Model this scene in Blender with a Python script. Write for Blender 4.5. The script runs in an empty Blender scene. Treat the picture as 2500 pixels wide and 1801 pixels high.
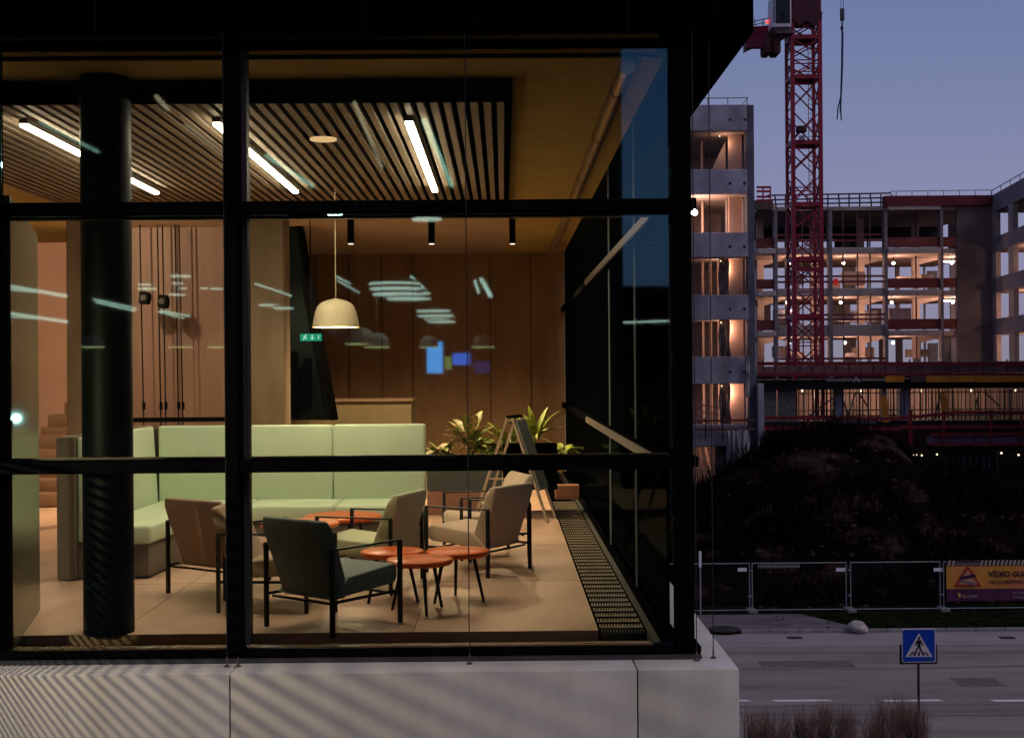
import bpy, bmesh, math, random
from mathutils import Vector, Matrix, noise
random.seed(7)
S = bpy.context.scene
COL = S.collection
PI = math.pi
E = 9.0            # eye height above the street
F = 2900.0         # focal length for a 2268 px wide picture
FL = E - 1.75      # floor of the lounge

# ------------------------------------------------------------------ camera, sky, sun, exposure
cam_d = bpy.data.cameras.new('camera'); cam = bpy.data.objects.new('camera', cam_d); COL.objects.link(cam)
S.camera = cam
cam_d.sensor_width = 36; cam_d.lens = 36 * F / 2268; cam_d.clip_start = 0.05; cam_d.clip_end = 4000
RM = Matrix.Rotation(math.radians(-0.38), 3, 'Z') @ Matrix.Rotation(math.radians(90.06), 3, 'X') @ Matrix.Rotation(math.radians(-0.45), 3, 'Z')
cam.matrix_world = Matrix.Translation((0, 0, E)) @ RM.to_4x4()

W = bpy.data.worlds.new('World'); S.world = W; W.use_nodes = True
nt = W.node_tree; nt.nodes.clear()
out = nt.nodes.new('ShaderNodeOutputWorld'); bg = nt.nodes.new('ShaderNodeBackground')
sky = nt.nodes.new('ShaderNodeTexSky'); sky.sky_type = 'NISHITA'; sky.sun_disc = False
sky.sun_elevation = math.radians(1.0); sky.sun_rotation = math.radians(200); sky.dust_density = 2.0
tc = nt.nodes.new('ShaderNodeTexCoord'); sep = nt.nodes.new('ShaderNodeSeparateXYZ')
ramp = nt.nodes.new('ShaderNodeValToRGB')
cr = ramp.color_ramp
cr.elements[0].position = 0.0; cr.elements[0].color = (0.25, 0.235, 0.31, 1)
cr.elements[1].position = 0.30; cr.elements[1].color = (0.105, 0.155, 0.33, 1)
e = cr.elements.new(0.10); e.color = (0.225, 0.235, 0.41, 1)
e = cr.elements.new(1.0); e.color = (0.045, 0.08, 0.19, 1)
nz = nt.nodes.new('ShaderNodeTexNoise'); nz.inputs['Scale'].default_value = 1.6; nz.inputs['Detail'].default_value = 3
vm = nt.nodes.new('ShaderNodeVectorMath'); vm.operation = 'MULTIPLY'; vm.inputs[1].default_value = (1, 1, 3)
ma = nt.nodes.new('ShaderNodeMath'); ma.operation = 'MULTIPLY_ADD'; ma.inputs[1].default_value = 0.10; 
mx = nt.nodes.new('ShaderNodeMix'); mx.data_type = 'RGBA'; mx.blend_type = 'ADD'; mx.inputs['Factor'].default_value = 0.03
L = nt.links.new
L(tc.outputs['Generated'], sep.inputs[0]); L(tc.outputs['Generated'], vm.inputs[0]); L(vm.outputs[0], nz.inputs['Vector'])
L(nz.outputs['Fac'], ma.inputs[0]); L(sep.outputs['Z'], ma.inputs[2])
sb = nt.nodes.new('ShaderNodeMath'); sb.operation = 'SUBTRACT'; sb.inputs[1].default_value = 0.05
L(ma.outputs[0], sb.inputs[0]); L(sb.outputs[0], ramp.inputs[0])
L(ramp.outputs[0], mx.inputs['A']); L(sky.outputs[0], mx.inputs['B']); L(mx.outputs['Result'], bg.inputs[0])
bg.inputs[1].default_value = 1.0; L(bg.outputs[0], out.inputs[0])

sd = bpy.data.lights.new('sun', 'SUN'); so = bpy.data.objects.new('sun', sd); COL.objects.link(so)
sd.energy = 0.8; sd.angle = math.radians(35); sd.color = (1.0, 0.80, 0.76)
so.rotation_euler = Vector((-.60, .35, -.72)).to_track_quat('-Z', 'Y').to_euler()
S.view_settings.view_transform = 'Standard'; S.view_settings.look = 'None'
S.view_settings.exposure = 0; S.view_settings.gamma = 1; S.view_settings.use_curve_mapping = False
try:
    S.cycles.max_bounces = 8; S.cycles.transparent_max_bounces = 24; S.cycles.sample_clamp_indirect = 3.0
    S.cycles.caustics_reflective = False; S.cycles.caustics_refractive = False
except Exception: pass

# ------------------------------------------------------------------ helpers
def ray(px, py):
    return RM @ Vector(((px - 1134) / F, -(py - 817) / F, -1))
def at(px, py, Y):                      # point of the photograph at the depth Y
    r = ray(px, py); return Vector((r.x / r.y * Y, Y, E + r.z / r.y * Y))
def on(px, py, Z):                      # point of the photograph on the level Z
    r = ray(px, py); t = (Z - E) / r.z; return Vector((r.x * t, r.y * t, Z))
def X(px, Y, py=817): return at(px, py, Y).x
def Zp(py, Y, px=1134): return at(px, py, Y).z

OFF = {}
class MB:
    def __init__(s): s.v = []; s.f = []; s.u = None
    def add(s, vs, fs):
        n = len(s.v); s.v += [tuple(v) for v in vs]; s.f += [tuple(i + n for i in f) for f in fs]; return s
    def box(s, x0, x1, y0, y1, z0, z1):
        vs = [(x, y, z) for z in (z0, z1) for y in (y0, y1) for x in (x0, x1)]
        return s.add(vs, [(0, 2, 3, 1), (4, 5, 7, 6), (0, 1, 5, 4), (2, 6, 7, 3), (0, 4, 6, 2), (1, 3, 7, 5)])
    def bar(s, a, b, w, h=None, up=(0, 0, 1)):
        a = Vector(a); b = Vector(b); h = h or w; d = (b - a).normalized(); up = Vector(up)
        if abs(d.dot(up)) > .99: up = Vector((0, 1, 0))
        r = d.cross(up).normalized(); u = r.cross(d)
        vs = [p + r * sx * w / 2 + u * sy * h / 2 for p in (a, b) for sx, sy in ((-1, -1), (1, -1), (1, 1), (-1, 1))]
        return s.add(vs, [(0, 1, 2, 3), (7, 6, 5, 4), (0, 4, 5, 1), (1, 5, 6, 2), (2, 6, 7, 3), (3, 7, 4, 0)])
    def tube(s, a, b, r, n=8, r2=None, caps=True):
        a = Vector(a); b = Vector(b); r2 = r if r2 is None else r2; d = (b - a).normalized()
        up = Vector((0, 0, 1)) if abs(d.z) < .95 else Vector((0, 1, 0))
        x = d.cross(up).normalized(); y = x.cross(d)
        vs = [p + (x * math.cos(2 * PI * k / n) + y * math.sin(2 * PI * k / n)) * q for p, q in ((a, r), (b, r2)) for k in range(n)]
        fs = [(k, n + k, n + (k + 1) % n, (k + 1) % n) for k in range(n)]
        if caps: fs += [tuple(range(n)), tuple(range(2 * n - 1, n - 1, -1))]
        return s.add(vs, fs)
    def path(s, pts, r, n=6):
        for a, b in zip(pts, pts[1:]): s.tube(a, b, r, n)
        return s
    def lathe(s, prof, c=(0, 0, 0), n=32, cap=True):
        c = Vector(c); vs = [c + Vector((r * math.cos(2 * PI * k / n), r * math.sin(2 * PI * k / n), z)) for r, z in prof for k in range(n)]
        fs = []
        for i in range(len(prof) - 1):
            for k in range(n): fs.append((i * n + k, i * n + (k + 1) % n, (i + 1) * n + (k + 1) % n, (i + 1) * n + k))
        if cap: fs.append(tuple(range(n - 1, -1, -1))); fs.append(tuple((len(prof) - 1) * n + k for k in range(n)))
        return s.add(vs, fs)
    def ball(s, c, r, n=10, m=7, sq=1):
        return s.lathe([(max(r * math.sin(PI * i / m), .0004), -r * sq * math.cos(PI * i / m)) for i in range(m + 1)], c, n)
    def prism(s, poly, ax, a0, a1):     # polygon in the plane across ax, stretched from a0 to a1
        def mk(p, q):
            return (q, p[0], p[1]) if ax == 'x' else ((p[0], q, p[1]) if ax == 'y' else (p[0], p[1], q))
        n = len(poly); vs = [mk(p, a0) for p in poly] + [mk(p, a1) for p in poly]
        return s.add(vs, [tuple(range(n)), tuple(range(2 * n - 1, n - 1, -1))] + [(k, n + k, n + (k + 1) % n, (k + 1) % n) for k in range(n)])
    def build(s, name, m, parent=None, bevel=0, smooth=False, seg=2, local=False):
        me = bpy.data.meshes.new(name)
        o = (0, 0, 0) if local or parent is None else OFF.get(parent, (0, 0, 0))
        me.from_pydata([(v[0] - o[0], v[1] - o[1], v[2] - o[2]) for v in s.v], [], s.f)
        bm = bmesh.new(); bm.from_mesh(me); bmesh.ops.recalc_face_normals(bm, faces=bm.faces)
        if bevel: bmesh.ops.bevel(bm, geom=list(bm.edges), offset=bevel, segments=seg, affect='EDGES', profile=.5)
        if smooth or (bevel and seg > 1):
            for f in bm.faces: f.smooth = True
            for ed in bm.edges:
                if len(ed.link_faces) == 2 and ed.calc_face_angle(0) > .7: ed.smooth = False
        bm.to_mesh(me); bm.free(); me.materials.append(m)
        ob = bpy.data.objects.new(name, me); COL.objects.link(ob)
        if parent is not None: ob.parent = parent; OFF[ob] = o
        return ob
def tag(o, label=None, cat=None, group=None, kind=None):
    if label: o['label'] = label
    if cat: o['category'] = cat
    if group: o['group'] = group
    if kind: o['kind'] = kind
    return o
def thing(name, label, cat, loc=(0, 0, 0), rz=0, group=None, sx=None):
    o = bpy.data.objects.new(name, None); o.empty_display_size = .1; COL.objects.link(o)
    o.location = loc; o.rotation_euler = (0, 0, rz); OFF[o] = tuple(loc)
    return tag(o, label, cat, group)
def copy_tree(o, parent=None):
    c = o.copy(); COL.objects.link(c)
    if parent: c.parent = parent
    for ch in o.children: copy_tree(ch, c)
    return c
def place(proto, loc, rz, label, first):
    o = proto if first else copy_tree(proto)
    o.location = loc; o.rotation_euler = (0, 0, rz); o['label'] = label
    return o

MATS = {}
def mat(name, c, rough=.6, metal=0, var=0, vscale=4, bump=0, bscale=30, emit=None, es=0, c2=None, stretch=(1, 1, 1), spec=.3, alpha=None, sheen=0, coat=0, kind='noise', lo=.35, hi=.65):
    if name in MATS: return MATS[name]
    m = bpy.data.materials.new(name); m.use_nodes = True; n = m.node_tree; b = n.nodes['Principled BSDF']; l = n.links.new
    b.inputs['Roughness'].default_value = rough; b.inputs['Metallic'].default_value = metal
    b.inputs['Specular IOR Level'].default_value = spec; b.inputs['Coat Weight'].default_value = coat
    b.inputs['Sheen Weight'].default_value = sheen
    b.inputs['Base Color'].default_value = (*c, 1)
    if var or c2 or bump:
        t = n.nodes.new('ShaderNodeTexCoord'); mp = n.nodes.new('ShaderNodeMapping'); mp.inputs['Scale'].default_value = stretch
        l(t.outputs['Object'], mp.inputs[0])
    if var or c2:
        tx = n.nodes.new('ShaderNodeTexNoise'); tx.inputs['Scale'].default_value = vscale; tx.inputs['Detail'].default_value = 6; tx.inputs['Roughness'].default_value = .6
        l(mp.outputs[0], tx.inputs['Vector'])
        cr = n.nodes.new('ShaderNodeValToRGB'); l(tx.outputs['Fac'], cr.inputs[0])
        d2 = c2 or tuple(min(1, q * (1 + var)) for q in c); d1 = c if c2 else tuple(q * (1 - var) for q in c)
        cr.color_ramp.elements[0].position = lo; cr.color_ramp.elements[0].color = (*d1, 1)
        cr.color_ramp.elements[1].position = hi; cr.color_ramp.elements[1].color = (*d2, 1)
        l(cr.outputs[0], b.inputs['Base Color'])
    if bump:
        t2 = n.nodes.new('ShaderNodeTexNoise'); t2.inputs['Scale'].default_value = bscale; t2.inputs['Detail'].default_value = 4
        l(mp.outputs[0], t2.inputs['Vector']); bp = n.nodes.new('ShaderNodeBump'); bp.inputs['Strength'].default_value = bump; bp.inputs['Distance'].default_value = .02
        l(t2.outputs['Fac'], bp.inputs['Height']); l(bp.outputs[0], b.inputs['Normal'])
    if emit: b.inputs['Emission Color'].default_value = (*emit, 1); b.inputs['Emission Strength'].default_value = es
    MATS[name] = m; return m
def glass(name, tint, ior=1.45, refl=(1, 1, 1), dust=0.0):
    m = bpy.data.materials.new(name); m.use_nodes = True; n = m.node_tree; n.nodes.clear(); l = n.links.new
    o = n.nodes.new('ShaderNodeOutputMaterial'); t = n.nodes.new('ShaderNodeBsdfTransparent'); g = n.nodes.new('ShaderNodeBsdfGlossy')
    t.inputs[0].default_value = (*tint, 1); g.inputs[0].default_value = (*refl, 1); g.inputs['Roughness'].default_value = 0.022
    fr = n.nodes.new('ShaderNodeFresnel'); fr.inputs[0].default_value = ior; mx = n.nodes.new('ShaderNodeMixShader')
    l(fr.outputs[0], mx.inputs[0]); l(t.outputs[0], mx.inputs[1]); l(g.outputs[0], mx.inputs[2])
    l(mx.outputs[0], o.inputs[0]); return m
def emis(name, c, s):
    if name in MATS: return MATS[name]
    m = bpy.data.materials.new(name); m.use_nodes = True; n = m.node_tree; n.nodes.clear()
    o = n.nodes.new('ShaderNodeOutputMaterial'); e = n.nodes.new('ShaderNodeEmission'); e.inputs[0].default_value = (*c, 1); e.inputs[1].default_value = s
    n.links.new(e.outputs[0], o.inputs[0]); MATS[name] = m; return m
def lamp(loc, power, col, parent=None, r=.05, kind='POINT', name='light', spot=None, rot=None):
    d = bpy.data.lights.new(name, kind); d.energy = power; d.color = col
    if kind == 'POINT': d.shadow_soft_size = r
    if kind == 'SPOT': d.shadow_soft_size = r; d.spot_size = spot; d.spot_blend = .6
    o = bpy.data.objects.new(name, d); COL.objects.link(o); off = OFF.get(parent, (0, 0, 0)) if parent else (0, 0, 0)
    o.location = (loc[0] - off[0], loc[1] - off[1], loc[2] - off[2])
    if rot: o.rotation_euler = rot
    if parent: o.parent = parent
    return o

BLACK = mat('black_frame', (.004, .004, .004), .6, spec=.0, var=.3, vscale=3)
BLACKMAT = mat('black_cladding', (.002, .002, .002), .8, spec=.0, var=.3, vscale=2)
CONC = mat('raw_concrete', (.28, .27, .33), .9, var=.35, vscale=.7, bump=.2, bscale=6, stretch=(1, 1, .5))
CONC2 = mat('far_concrete', (.34, .275, .265), .9, var=.3, vscale=.35, bump=.2, bscale=5)
WARM = mat('inner_concrete', (.46, .36, .31), .9, var=.25, vscale=.5)
RED = mat('red_steel', (.30, .012, .03), .5, var=.25, vscale=2)
REDWOOD = mat('red_formwork', (.15, .035, .032), .7, var=.35, vscale=.6, stretch=(1, 1, 3))
WHITE = mat('white_paint', (.75, .75, .75), .5, var=.05)
WARMLAMP = (1.0, .58, .42)

# ================================================================== STREET AND TERRAIN
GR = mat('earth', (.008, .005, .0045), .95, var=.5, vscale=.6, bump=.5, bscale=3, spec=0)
tag(MB().add([(-900, -60, -.05), (1200, -60, -.05), (1200, 2500, -.05), (-900, 2500, -.05)], [(0, 1, 2, 3)]).build('ground', GR), kind='structure')
ASPH = mat('worn_asphalt', (.19, .155, .13), .85, c2=(.325, .27, .225), vscale=.45, stretch=(.25, 1.6, 1), bump=.35, bscale=40)
yk = on(1900, 1401, 0).y; yn = 24.0
road = MB().box(-60, 120, yn, yk, -.3, 0).build('road', ASPH); tag(road, kind='structure')
PT = mat('patched_asphalt', (.15, .125, .11), .9, var=.2, vscale=3, bump=.3, bscale=40)
for (a, b, c, d) in ((1690, 1880, 1462, 1478), (2130, 2200, 1500, 1520), (1780, 1900, 1590, 1606)):
    p, q = on(a, d, 0), on(b, c, 0); MB().box(p.x, q.x, p.y, q.y, -.05, .004).build('asphalt_patch', PT, road)
for px_ in (1760, 2230):
    p = on(px_, 1412, 0); gg = MB().box(p.x - .25, p.x + .25, p.y - .2, p.y + .2, -.05, .010).build('gully_frame', mat('dark_iron', (.02, .018, .018), .7), road)
# lighter gutter strip along the kerb
yg = on(1900, 1430, 0).y
tag(MB().box(-60, 120, yg, yk - .02, -.1, .006).build('gutter', mat('gutter_asphalt', (.31, .26, .245), .9, var=.12, vscale=.8, stretch=(.3, 1, 1), bump=.3, bscale=30)), kind='structure')
LINE = mat('road_line_paint', (.85, .80, .74), .7, var=.15, vscale=6)
rl = bpy.data.objects.new('road_marking', None); COL.objects.link(rl); tag(rl, kind='structure')
for (ya, o) in ((41.2, .0), (39.4, .3), (33.9, .1), (35.1, .4)):
    n = 60; vv = []
    for i in range(n + 1): x = 4 + i * .6; yy = ya + .22 * math.sin(x * .17 + o * 9) + .05 * math.sin(x * .9); vv += [(x, yy - .13, .0075), (x, yy + .13, .0075)]
    MB().add(vv, [(2 * i, 2 * i + 2, 2 * i + 3, 2 * i + 1) for i in range(n)]).build('tyre_track', mat('tyre_dust', (.25, .20, .165), .9, c2=(.19, .155, .13), vscale=1.2, stretch=(.4, 4, 1)), rl)
for a, b in ((1600, 1661), (1720, 1842), (1962, 2084), (2203, 2325), (2446, 2568)):
    p0 = on(a, 1552, 0); p1 = on(b, 1547, 0); q0 = on(a - 6, 1545, 0)
    MB().add([(p0.x, p0.y - .08, .01), (p1.x, p0.y - .08, .01), (p1.x - .12, p0.y + .1, .01), (p0.x - .12, p0.y + .1, .01)], [(0, 1, 2, 3)]).build('dash', LINE, rl)
KERB = mat('kerb_concrete', (.25, .22, .21), .9, var=.25, vscale=2)
kb = bpy.data.objects.new('kerb', None); COL.objects.link(kb); tag(kb, kind='structure')
kx = 8.0
while kx < 34:
    MB().box(kx, kx + .985, yk, yk + .14, -.2, .12 if (kx < 15.2 or kx > 15.6) else .07).build('kerb_stone', KERB, kb, bevel=.012, seg=1); kx += 1.0
PAV = mat('gritty_pavement', (.155, .125, .125), .95, c2=(.06, .05, .045), vscale=.8, stretch=(.5, 1.3, 1), bump=.5, bscale=18, lo=.45, hi=.7)
yf = on(1900, 1358, 0).y
px1 = X(1850, yk)
tag(MB().prism([(2, yk + .14), (px1 + .9, yk + .14), (px1 - .6, yf - .6), (2, yf - .6)], 'z', -.2, .115).build('pavement', PAV), kind='structure')
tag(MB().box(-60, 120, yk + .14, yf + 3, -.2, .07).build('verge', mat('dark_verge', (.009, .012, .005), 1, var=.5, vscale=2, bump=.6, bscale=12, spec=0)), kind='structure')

# mound behind the fence
def mound_h(x, y):
    prof = [(1440, 1150), (1535, 1120), (1600, 1070), (1680, 1012), (1760, 990), (1850, 978), (1930, 974), (1985, 1000), (2030, 1045), (2110, 1075), (2200, 1100), (2300, 1120), (2600, 1130)]
    px = 1115 + x / y * F * 1.0
    for (a, ya), (b, yb) in zip(prof, prof[1:]):
        if a <= px <= b: py = ya + (yb - ya) * (px - a) / (b - a); break
    else: py = 1150 if px < 1440 else 1130
    top = E - (py - 820) / F * 61
    t = max(0, min(1, (y - yf - .8) / (61 - yf - .8))); s = t * t * (3 - 2 * t) * .55 + t * .45
    back = max(0, min(1, (76 - y) / 10))
    return top * s * back + noise.noise(Vector((x * .35, y * .35, 0))) * .55 * s + noise.noise(Vector((x * 1.3, y * 1.3, 3))) * .22 * min(1, s * 4)
nx, ny = 150, 80; vs = []; fs = []
for j in range(ny + 1):
    for i in range(nx + 1):
        x = 2 + 46 * i / nx; y = yf + .5 + 27 * j / ny; vs.append((x, y, mound_h(x, y)))
for j in range(ny):
    for i in range(nx): k = j * (nx + 1) + i; fs.append((k, k + 1, k + nx + 2, k + nx + 1))
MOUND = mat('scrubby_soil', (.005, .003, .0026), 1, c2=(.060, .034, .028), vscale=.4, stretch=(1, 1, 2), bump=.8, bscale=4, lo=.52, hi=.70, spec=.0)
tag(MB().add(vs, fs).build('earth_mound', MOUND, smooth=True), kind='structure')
# scrub: thin bare twigs and tufts
g = MB(); rnd = random.Random(3)
for k in range(9500):
    x = rnd.uniform(9, 40); y = rnd.uniform(yf + 1, 64)
    if noise.noise(Vector((x * .3, y * .3, 9))) < .0 and rnd.random() < .85: continue
    z = mound_h(x, y); h = rnd.uniform(.25, .9) * (1.35 if y > 58 else 1)
    for q in range(4):
        a = rnd.uniform(0, 2 * PI); b = Vector((x + math.cos(a) * h * .5, y + math.sin(a) * h * .4, z + h * rnd.uniform(.6, 1)))
        w = Vector((math.sin(a), -math.cos(a), 0)) * .028
        g.add([Vector((x, y, z - .05)) - w, Vector((x, y, z - .05)) + w, b + w * .3, b - w * .3], [(0, 1, 2, 3)])
        c = b.lerp(Vector((x, y, z)), .4); d = c + Vector((rnd.uniform(-.3, .3), rnd.uniform(-.2, .2), rnd.uniform(.05, .3)))
        g.add([c - w * .6, c + w * .6, d], [(0, 1, 2)])
tag(g.build('scrub', mat('dead_scrub', (.016, .008, .006), 1, c2=(.005, .004, .003), vscale=.5, spec=0)), 'dark leafless scrub covering the earth mound', 'scrub', kind='stuff')

st = MB(); rnd = random.Random(21)
for k in range(900):
    x = rnd.uniform(9, 40); y = rnd.uniform(yf - 3.2 if x < 17 else yf + .8, 62); z = mound_h(x, y) if y > yf + .6 else .115; r = rnd.uniform(.03, .17) * (.4 if y < yf else 1)
    st.ball((x, y, z), r, 6, 4, rnd.uniform(.5, .8))
tag(st.build('rubble', mat('clod', (.07, .045, .04), 1, c2=(.02, .012, .01), vscale=.8, spec=0), smooth=False), 'clods and stones scattered over the mound and pavement', 'rubble', kind='stuff')
# foreground bed and tall grass beside the white ledge
bx0, bx1 = X(1600, 30), X(2030, 30)
tag(MB().box(-2, bx1, yn - 1, 30.6, -.1, .16).build('planting_bed', mat('bed_soil', (.012, .009, .012), 1, var=.4, bump=.6, bscale=10)), kind='structure')
tag(MB().box(-2, bx1 + .3, 30.6, 30.75, -.1, .2).build('bed_edging', KERB), kind='structure')
g = MB(); rnd = random.Random(5)
clumps = []
for k in range(46):
    px = rnd.uniform(1650, 2010); dens = .55 + .6 * (1 if 1800 < px < 1860 or 1950 < px < 2005 else 0)
    clumps.append((X(px, 30.2) + rnd.uniform(-.1, .1), rnd.uniform(29.0, 30.5), dens))
for cx, cy, dn in clumps:
    for k in range(int(62 * dn)):
        a = rnd.uniform(0, 2 * PI); sp = abs(rnd.gauss(0, .12)); h = rnd.uniform(.7, 1.3) * (1.12 if dn > 1 else .98)
        b = Vector((cx + rnd.gauss(0, .07), cy + rnd.gauss(0, .07), .14)); t = b + Vector((math.cos(a) * sp * 1.6, math.sin(a) * sp, h)); m = b.lerp(t, .55) + Vector((-math.cos(a) * sp * .25, 0, .02))
        w = Vector((.007, .003, 0)); g.add([b - w, b + w, m + w * .8, m - w * .8, t], [(0, 1, 2, 3), (3, 2, 4)])
tag(g.build('tall_grass', mat('dry_grass', (.24, .14, .115), .9, c2=(.08, .042, .036), vscale=3)), 'dry brown ornamental grass beside the corner of the white ledge', 'grass', kind='stuff')

# boulder on the verge
bm = bmesh.new(); bmesh.ops.create_icosphere(bm, subdivisions=4, radius=1)
bp_ = on(1901, 1397, .07)
for v in bm.verts:
    d = 1 + .22 * noise.noise(v.co * 1.3) + .05 * noise.noise(v.co * 5); v.co = Vector((v.co.x * .33 * d, v.co.y * .28 * d, v.co.z * .22 * d + .14)) + Vector((-.05 * v.co.z, 0, 0))
me = bpy.data.meshes.new('boulder'); bm.to_mesh(me); bm.free(); me.materials.append(mat('pale_stone', (.42, .36, .33), .9, var=.25, vscale=5, bump=.4, bscale=14))
for p in me.polygons: p.use_smooth = True
b = bpy.data.objects.new('boulder', me); COL.objects.link(b); b.location = bp_; tag(b, 'pale rounded boulder lying on the verge by the kerb', 'boulder')
# sunken drain cover patch near ledge
tag(MB().lathe([(.55, 0), (.5, .03), (.02, .04)], on(1610, 1400, .1) + Vector((0, .5, .01)), 20).build('manhole_cover', mat('dark_iron', (.02, .018, .018), .7)), 'dark manhole cover in the gritty pavement behind the white ledge', 'manhole cover')

# ------------------------------------------------------------------ mobile site fence
GALV = mat('galvanised_tube', (.30, .30, .30), .45, metal=.4, var=.15)
def fence_panel(pxa, pxb, tagpx, label, banner=False):
    Y = yf; xa = X(pxa, Y, 1300); xb = X(pxb, Y, 1300); z0 = .14; z1 = Zp(1243, Y, 2000)
    t = thing('site_fence_panel', label, 'fence panel', ((xa + xb) / 2, Y, .07), group='mobile fence panels along the verge')
    for x in (xa, xb): MB().tube((x, Y, .09), (x, Y, z1), .021, 8).build('post', GALV, t, smooth=True)
    for z in (z0 + .02, z1 - .02): MB().tube((xa, Y, z), (xb, Y, z), .019, 8).build('rail', GALV, t, smooth=True)
    m = MB(); n = int((xb - xa) / .1)
    for k in range(1, n): x = xa + (xb - xa) * k / n; m.bar((x, Y, z0), (x, Y, z1), .0018)
    for k in range(1, 10): z = z0 + (z1 - z0) * k / 10; m.bar((xa, Y + .004, z), (xb, Y + .004, z), .0018)
    tag(m.build('wire_mesh', mat('mesh_wire', (.05, .05, .05), .6), t), kind='stuff')
    for x in (xa - .03,): MB().box(x - .16, x + .16, Y - .33, Y + .33, .07, .2).build('base_block', mat('block_concrete', (.2, .17, .16), .9, var=.2), t, bevel=.02, seg=1)
    MB().box(xa - .09, xa + .02, Y - .035, Y + .035, z1 - .32, z1 - .27).build('clamp', GALV, t); MB().box(xa - .09, xa + .02, Y - .035, Y + .035, z0 + .5, z0 + .55).build('clamp', GALV, t)
    if tagpx:
        c = at(tagpx, 1261, Y - .03); MB().box(c.x - .165, c.x + .165, Y - .035, Y - .026, c.z - .065, c.z + .065).build('tag_plate', WHITE, t)
    return t
fence_panel(1452, 1660, 1644, 'site fence panel nearest the black corner post, white tag at its right end')
fence_panel(1666, 1874, 1862, 'site fence panel standing right above the boulder with a pale strip behind its mesh')
fence_panel(1884, 2082, 2078, 'site fence panel between the boulder and the yellow banner')
fence_panel(2090, 2300, None, 'site fence panel carrying the yellow and purple banner')
MB_ = MB().box(X(1675, yf + .4), X(1768, yf + .4), yf + .4, yf + .44, Zp(1266, yf), Zp(1259, yf)); tag(MB_.build('pale_board', mat('pale_board', (.16, .15, .15), .9)), 'long pale board lying behind the fence panel above the boulder', 'board')

def text(s, name, size, loc, m, parent, sx=1, rot=(PI / 2, 0, 0), ext=.002, align='LEFT', bold=0.0):
    c = bpy.data.curves.new(name, 'FONT'); c.body = s; c.size = size; c.extrude = ext; c.align_x = align; c.offset = bold
    o = bpy.data.objects.new(name, c); COL.objects.link(o); bpy.context.view_layer.update()
    me = bpy.data.meshes.new_from_object(o); bpy.data.objects.remove(o)
    n = bpy.data.objects.new(name, me); me.materials.append(m); COL.objects.link(n); off = OFF.get(parent, (0, 0, 0))
    n.location = (loc[0] - off[0], loc[1] - off[1], loc[2] - off[2]); n.rotation_euler = rot; n.scale = (sx, 1, 1); n.parent = parent
    return n
# banner
Yb = yf - .06; xa = X(2096, Yb, 1280); xb = xa + 3.3; zt = at(2180, 1240, Yb).z; zb = at(2180, 1330, Yb).z
ban = thing('banner', 'yellow and purple video surveillance banner hung on the fence', 'banner', (xa, Yb, zb))
YEL = mat('banner_yellow', (.62, .30, .02), .6, c2=(.62, .20, .06), vscale=.6, bump=.15, bscale=3)
PUR = mat('banner_purple', (.085, .018, .06), .6, var=.2, bump=.15, bscale=3)
def wavy(x0, x1, z0, z1, y, n=24):
    m = MB(); vs = []
    for i in range(n + 1):
        x = x0 + (x1 - x0) * i / n; o = .014 * math.sin(x * 5.3) + .008 * math.sin(x * 13)
        vs += [(x, y + o, z0), (x, y + o * .4, z1), (x, y + o + .006, z0), (x, y + o * .4 + .006, z1)]
    for i in range(n):
        k = 4 * i; m_ = [(k, k + 4, k + 5, k + 1), (k + 2, k + 3, k + 7, k + 6), (k, k + 2, k + 6, k + 4), (k + 1, k + 5, k + 7, k + 3)]; m.f += m_
    m.v = vs; return m
h_ = zt - zb
wavy(xa, xb, zb + .30 * h_, zt - .14 * h_, Yb).build('yellow_field', YEL, ban, smooth=True)
wavy(xa, xb, zb, zb + .30 * h_, Yb - .001).build('purple_strip', PUR, ban, smooth=True)
wavy(xa, xb, zt - .14 * h_, zt, Yb - .001).build('hazard_strip', mat('strip_dark', (.05, .03, .04), .6), ban, smooth=True)
HS = mat('hazard_white', (.45, .34, .26), .6)
for k in range(22):
    x = xa + .03 + k * .15
    if .25 < x - xa < 1.1 or x > xb - .08: continue
    MB().prism([(x, zt - .13 * h_), (x + .07, zt - .13 * h_), (x + .13, zt - .005), (x + .06, zt - .005)], 'y', Yb - .030, Yb - .026).build('hazard_stripe', HS, ban)
DK = mat('banner_ink', (.04, .01, .03), .6)
text('WWW.VIDEOGUARD.EU', 'web_text', .085, (xa + .28, Yb - .03, zt - .11 * h_), HS, ban)
text('VİDEO GUARD', 'title_text', .27, (xa + 1.55, Yb - .03, zb + .60 * h_), DK, ban, sx=.95, bold=.008)
text('VIDEOÜBERWACHUNG', 'subtitle_text', .17, (xa + 1.55, Yb - .03, zb + .43 * h_), DK, ban, sx=1.0, bold=.002)
text('BLUMEN', 'company_text', .15, (xa + .58, Yb - .03, zb + .08 * h_), HS, ban)
text('TEL. +49 30 0000', 'phone_text', .09, (xa + 2.4, Yb - .03, zb + .17 * h_), HS, ban)
text('WWW.BLUMEN.DE', 'phone_text', .09, (xa + 2.4, Yb - .03, zb + .06 * h_), HS, ban)
lg = MB()
for k in range(10):
    a0 = -1.2 + k * .3
    lg.add([(xa + .42, Yb - .03, zb + .14 * h_), (xa + .42 + .1 * math.cos(a0) , Yb - .03, zb + .14 * h_ + .1 * math.sin(a0)), (xa + .42 + .1 * math.cos(a0 + .3), Yb - .03, zb + .14 * h_ + .1 * math.sin(a0 + .3))], [(0, 1, 2)])
lg.build('logo_mark', mat('logo_gold', (.55, .38, .10), .6), ban)
RD = mat('banner_red', (.38, .02, .02), .6)
tx, tz = xa + .78, zb + .36 * h_; s_ = .42
def tri(cx, cz, w, h): return [(cx - w, cz), (cx + w, cz), (cx, cz + h)]
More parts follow.
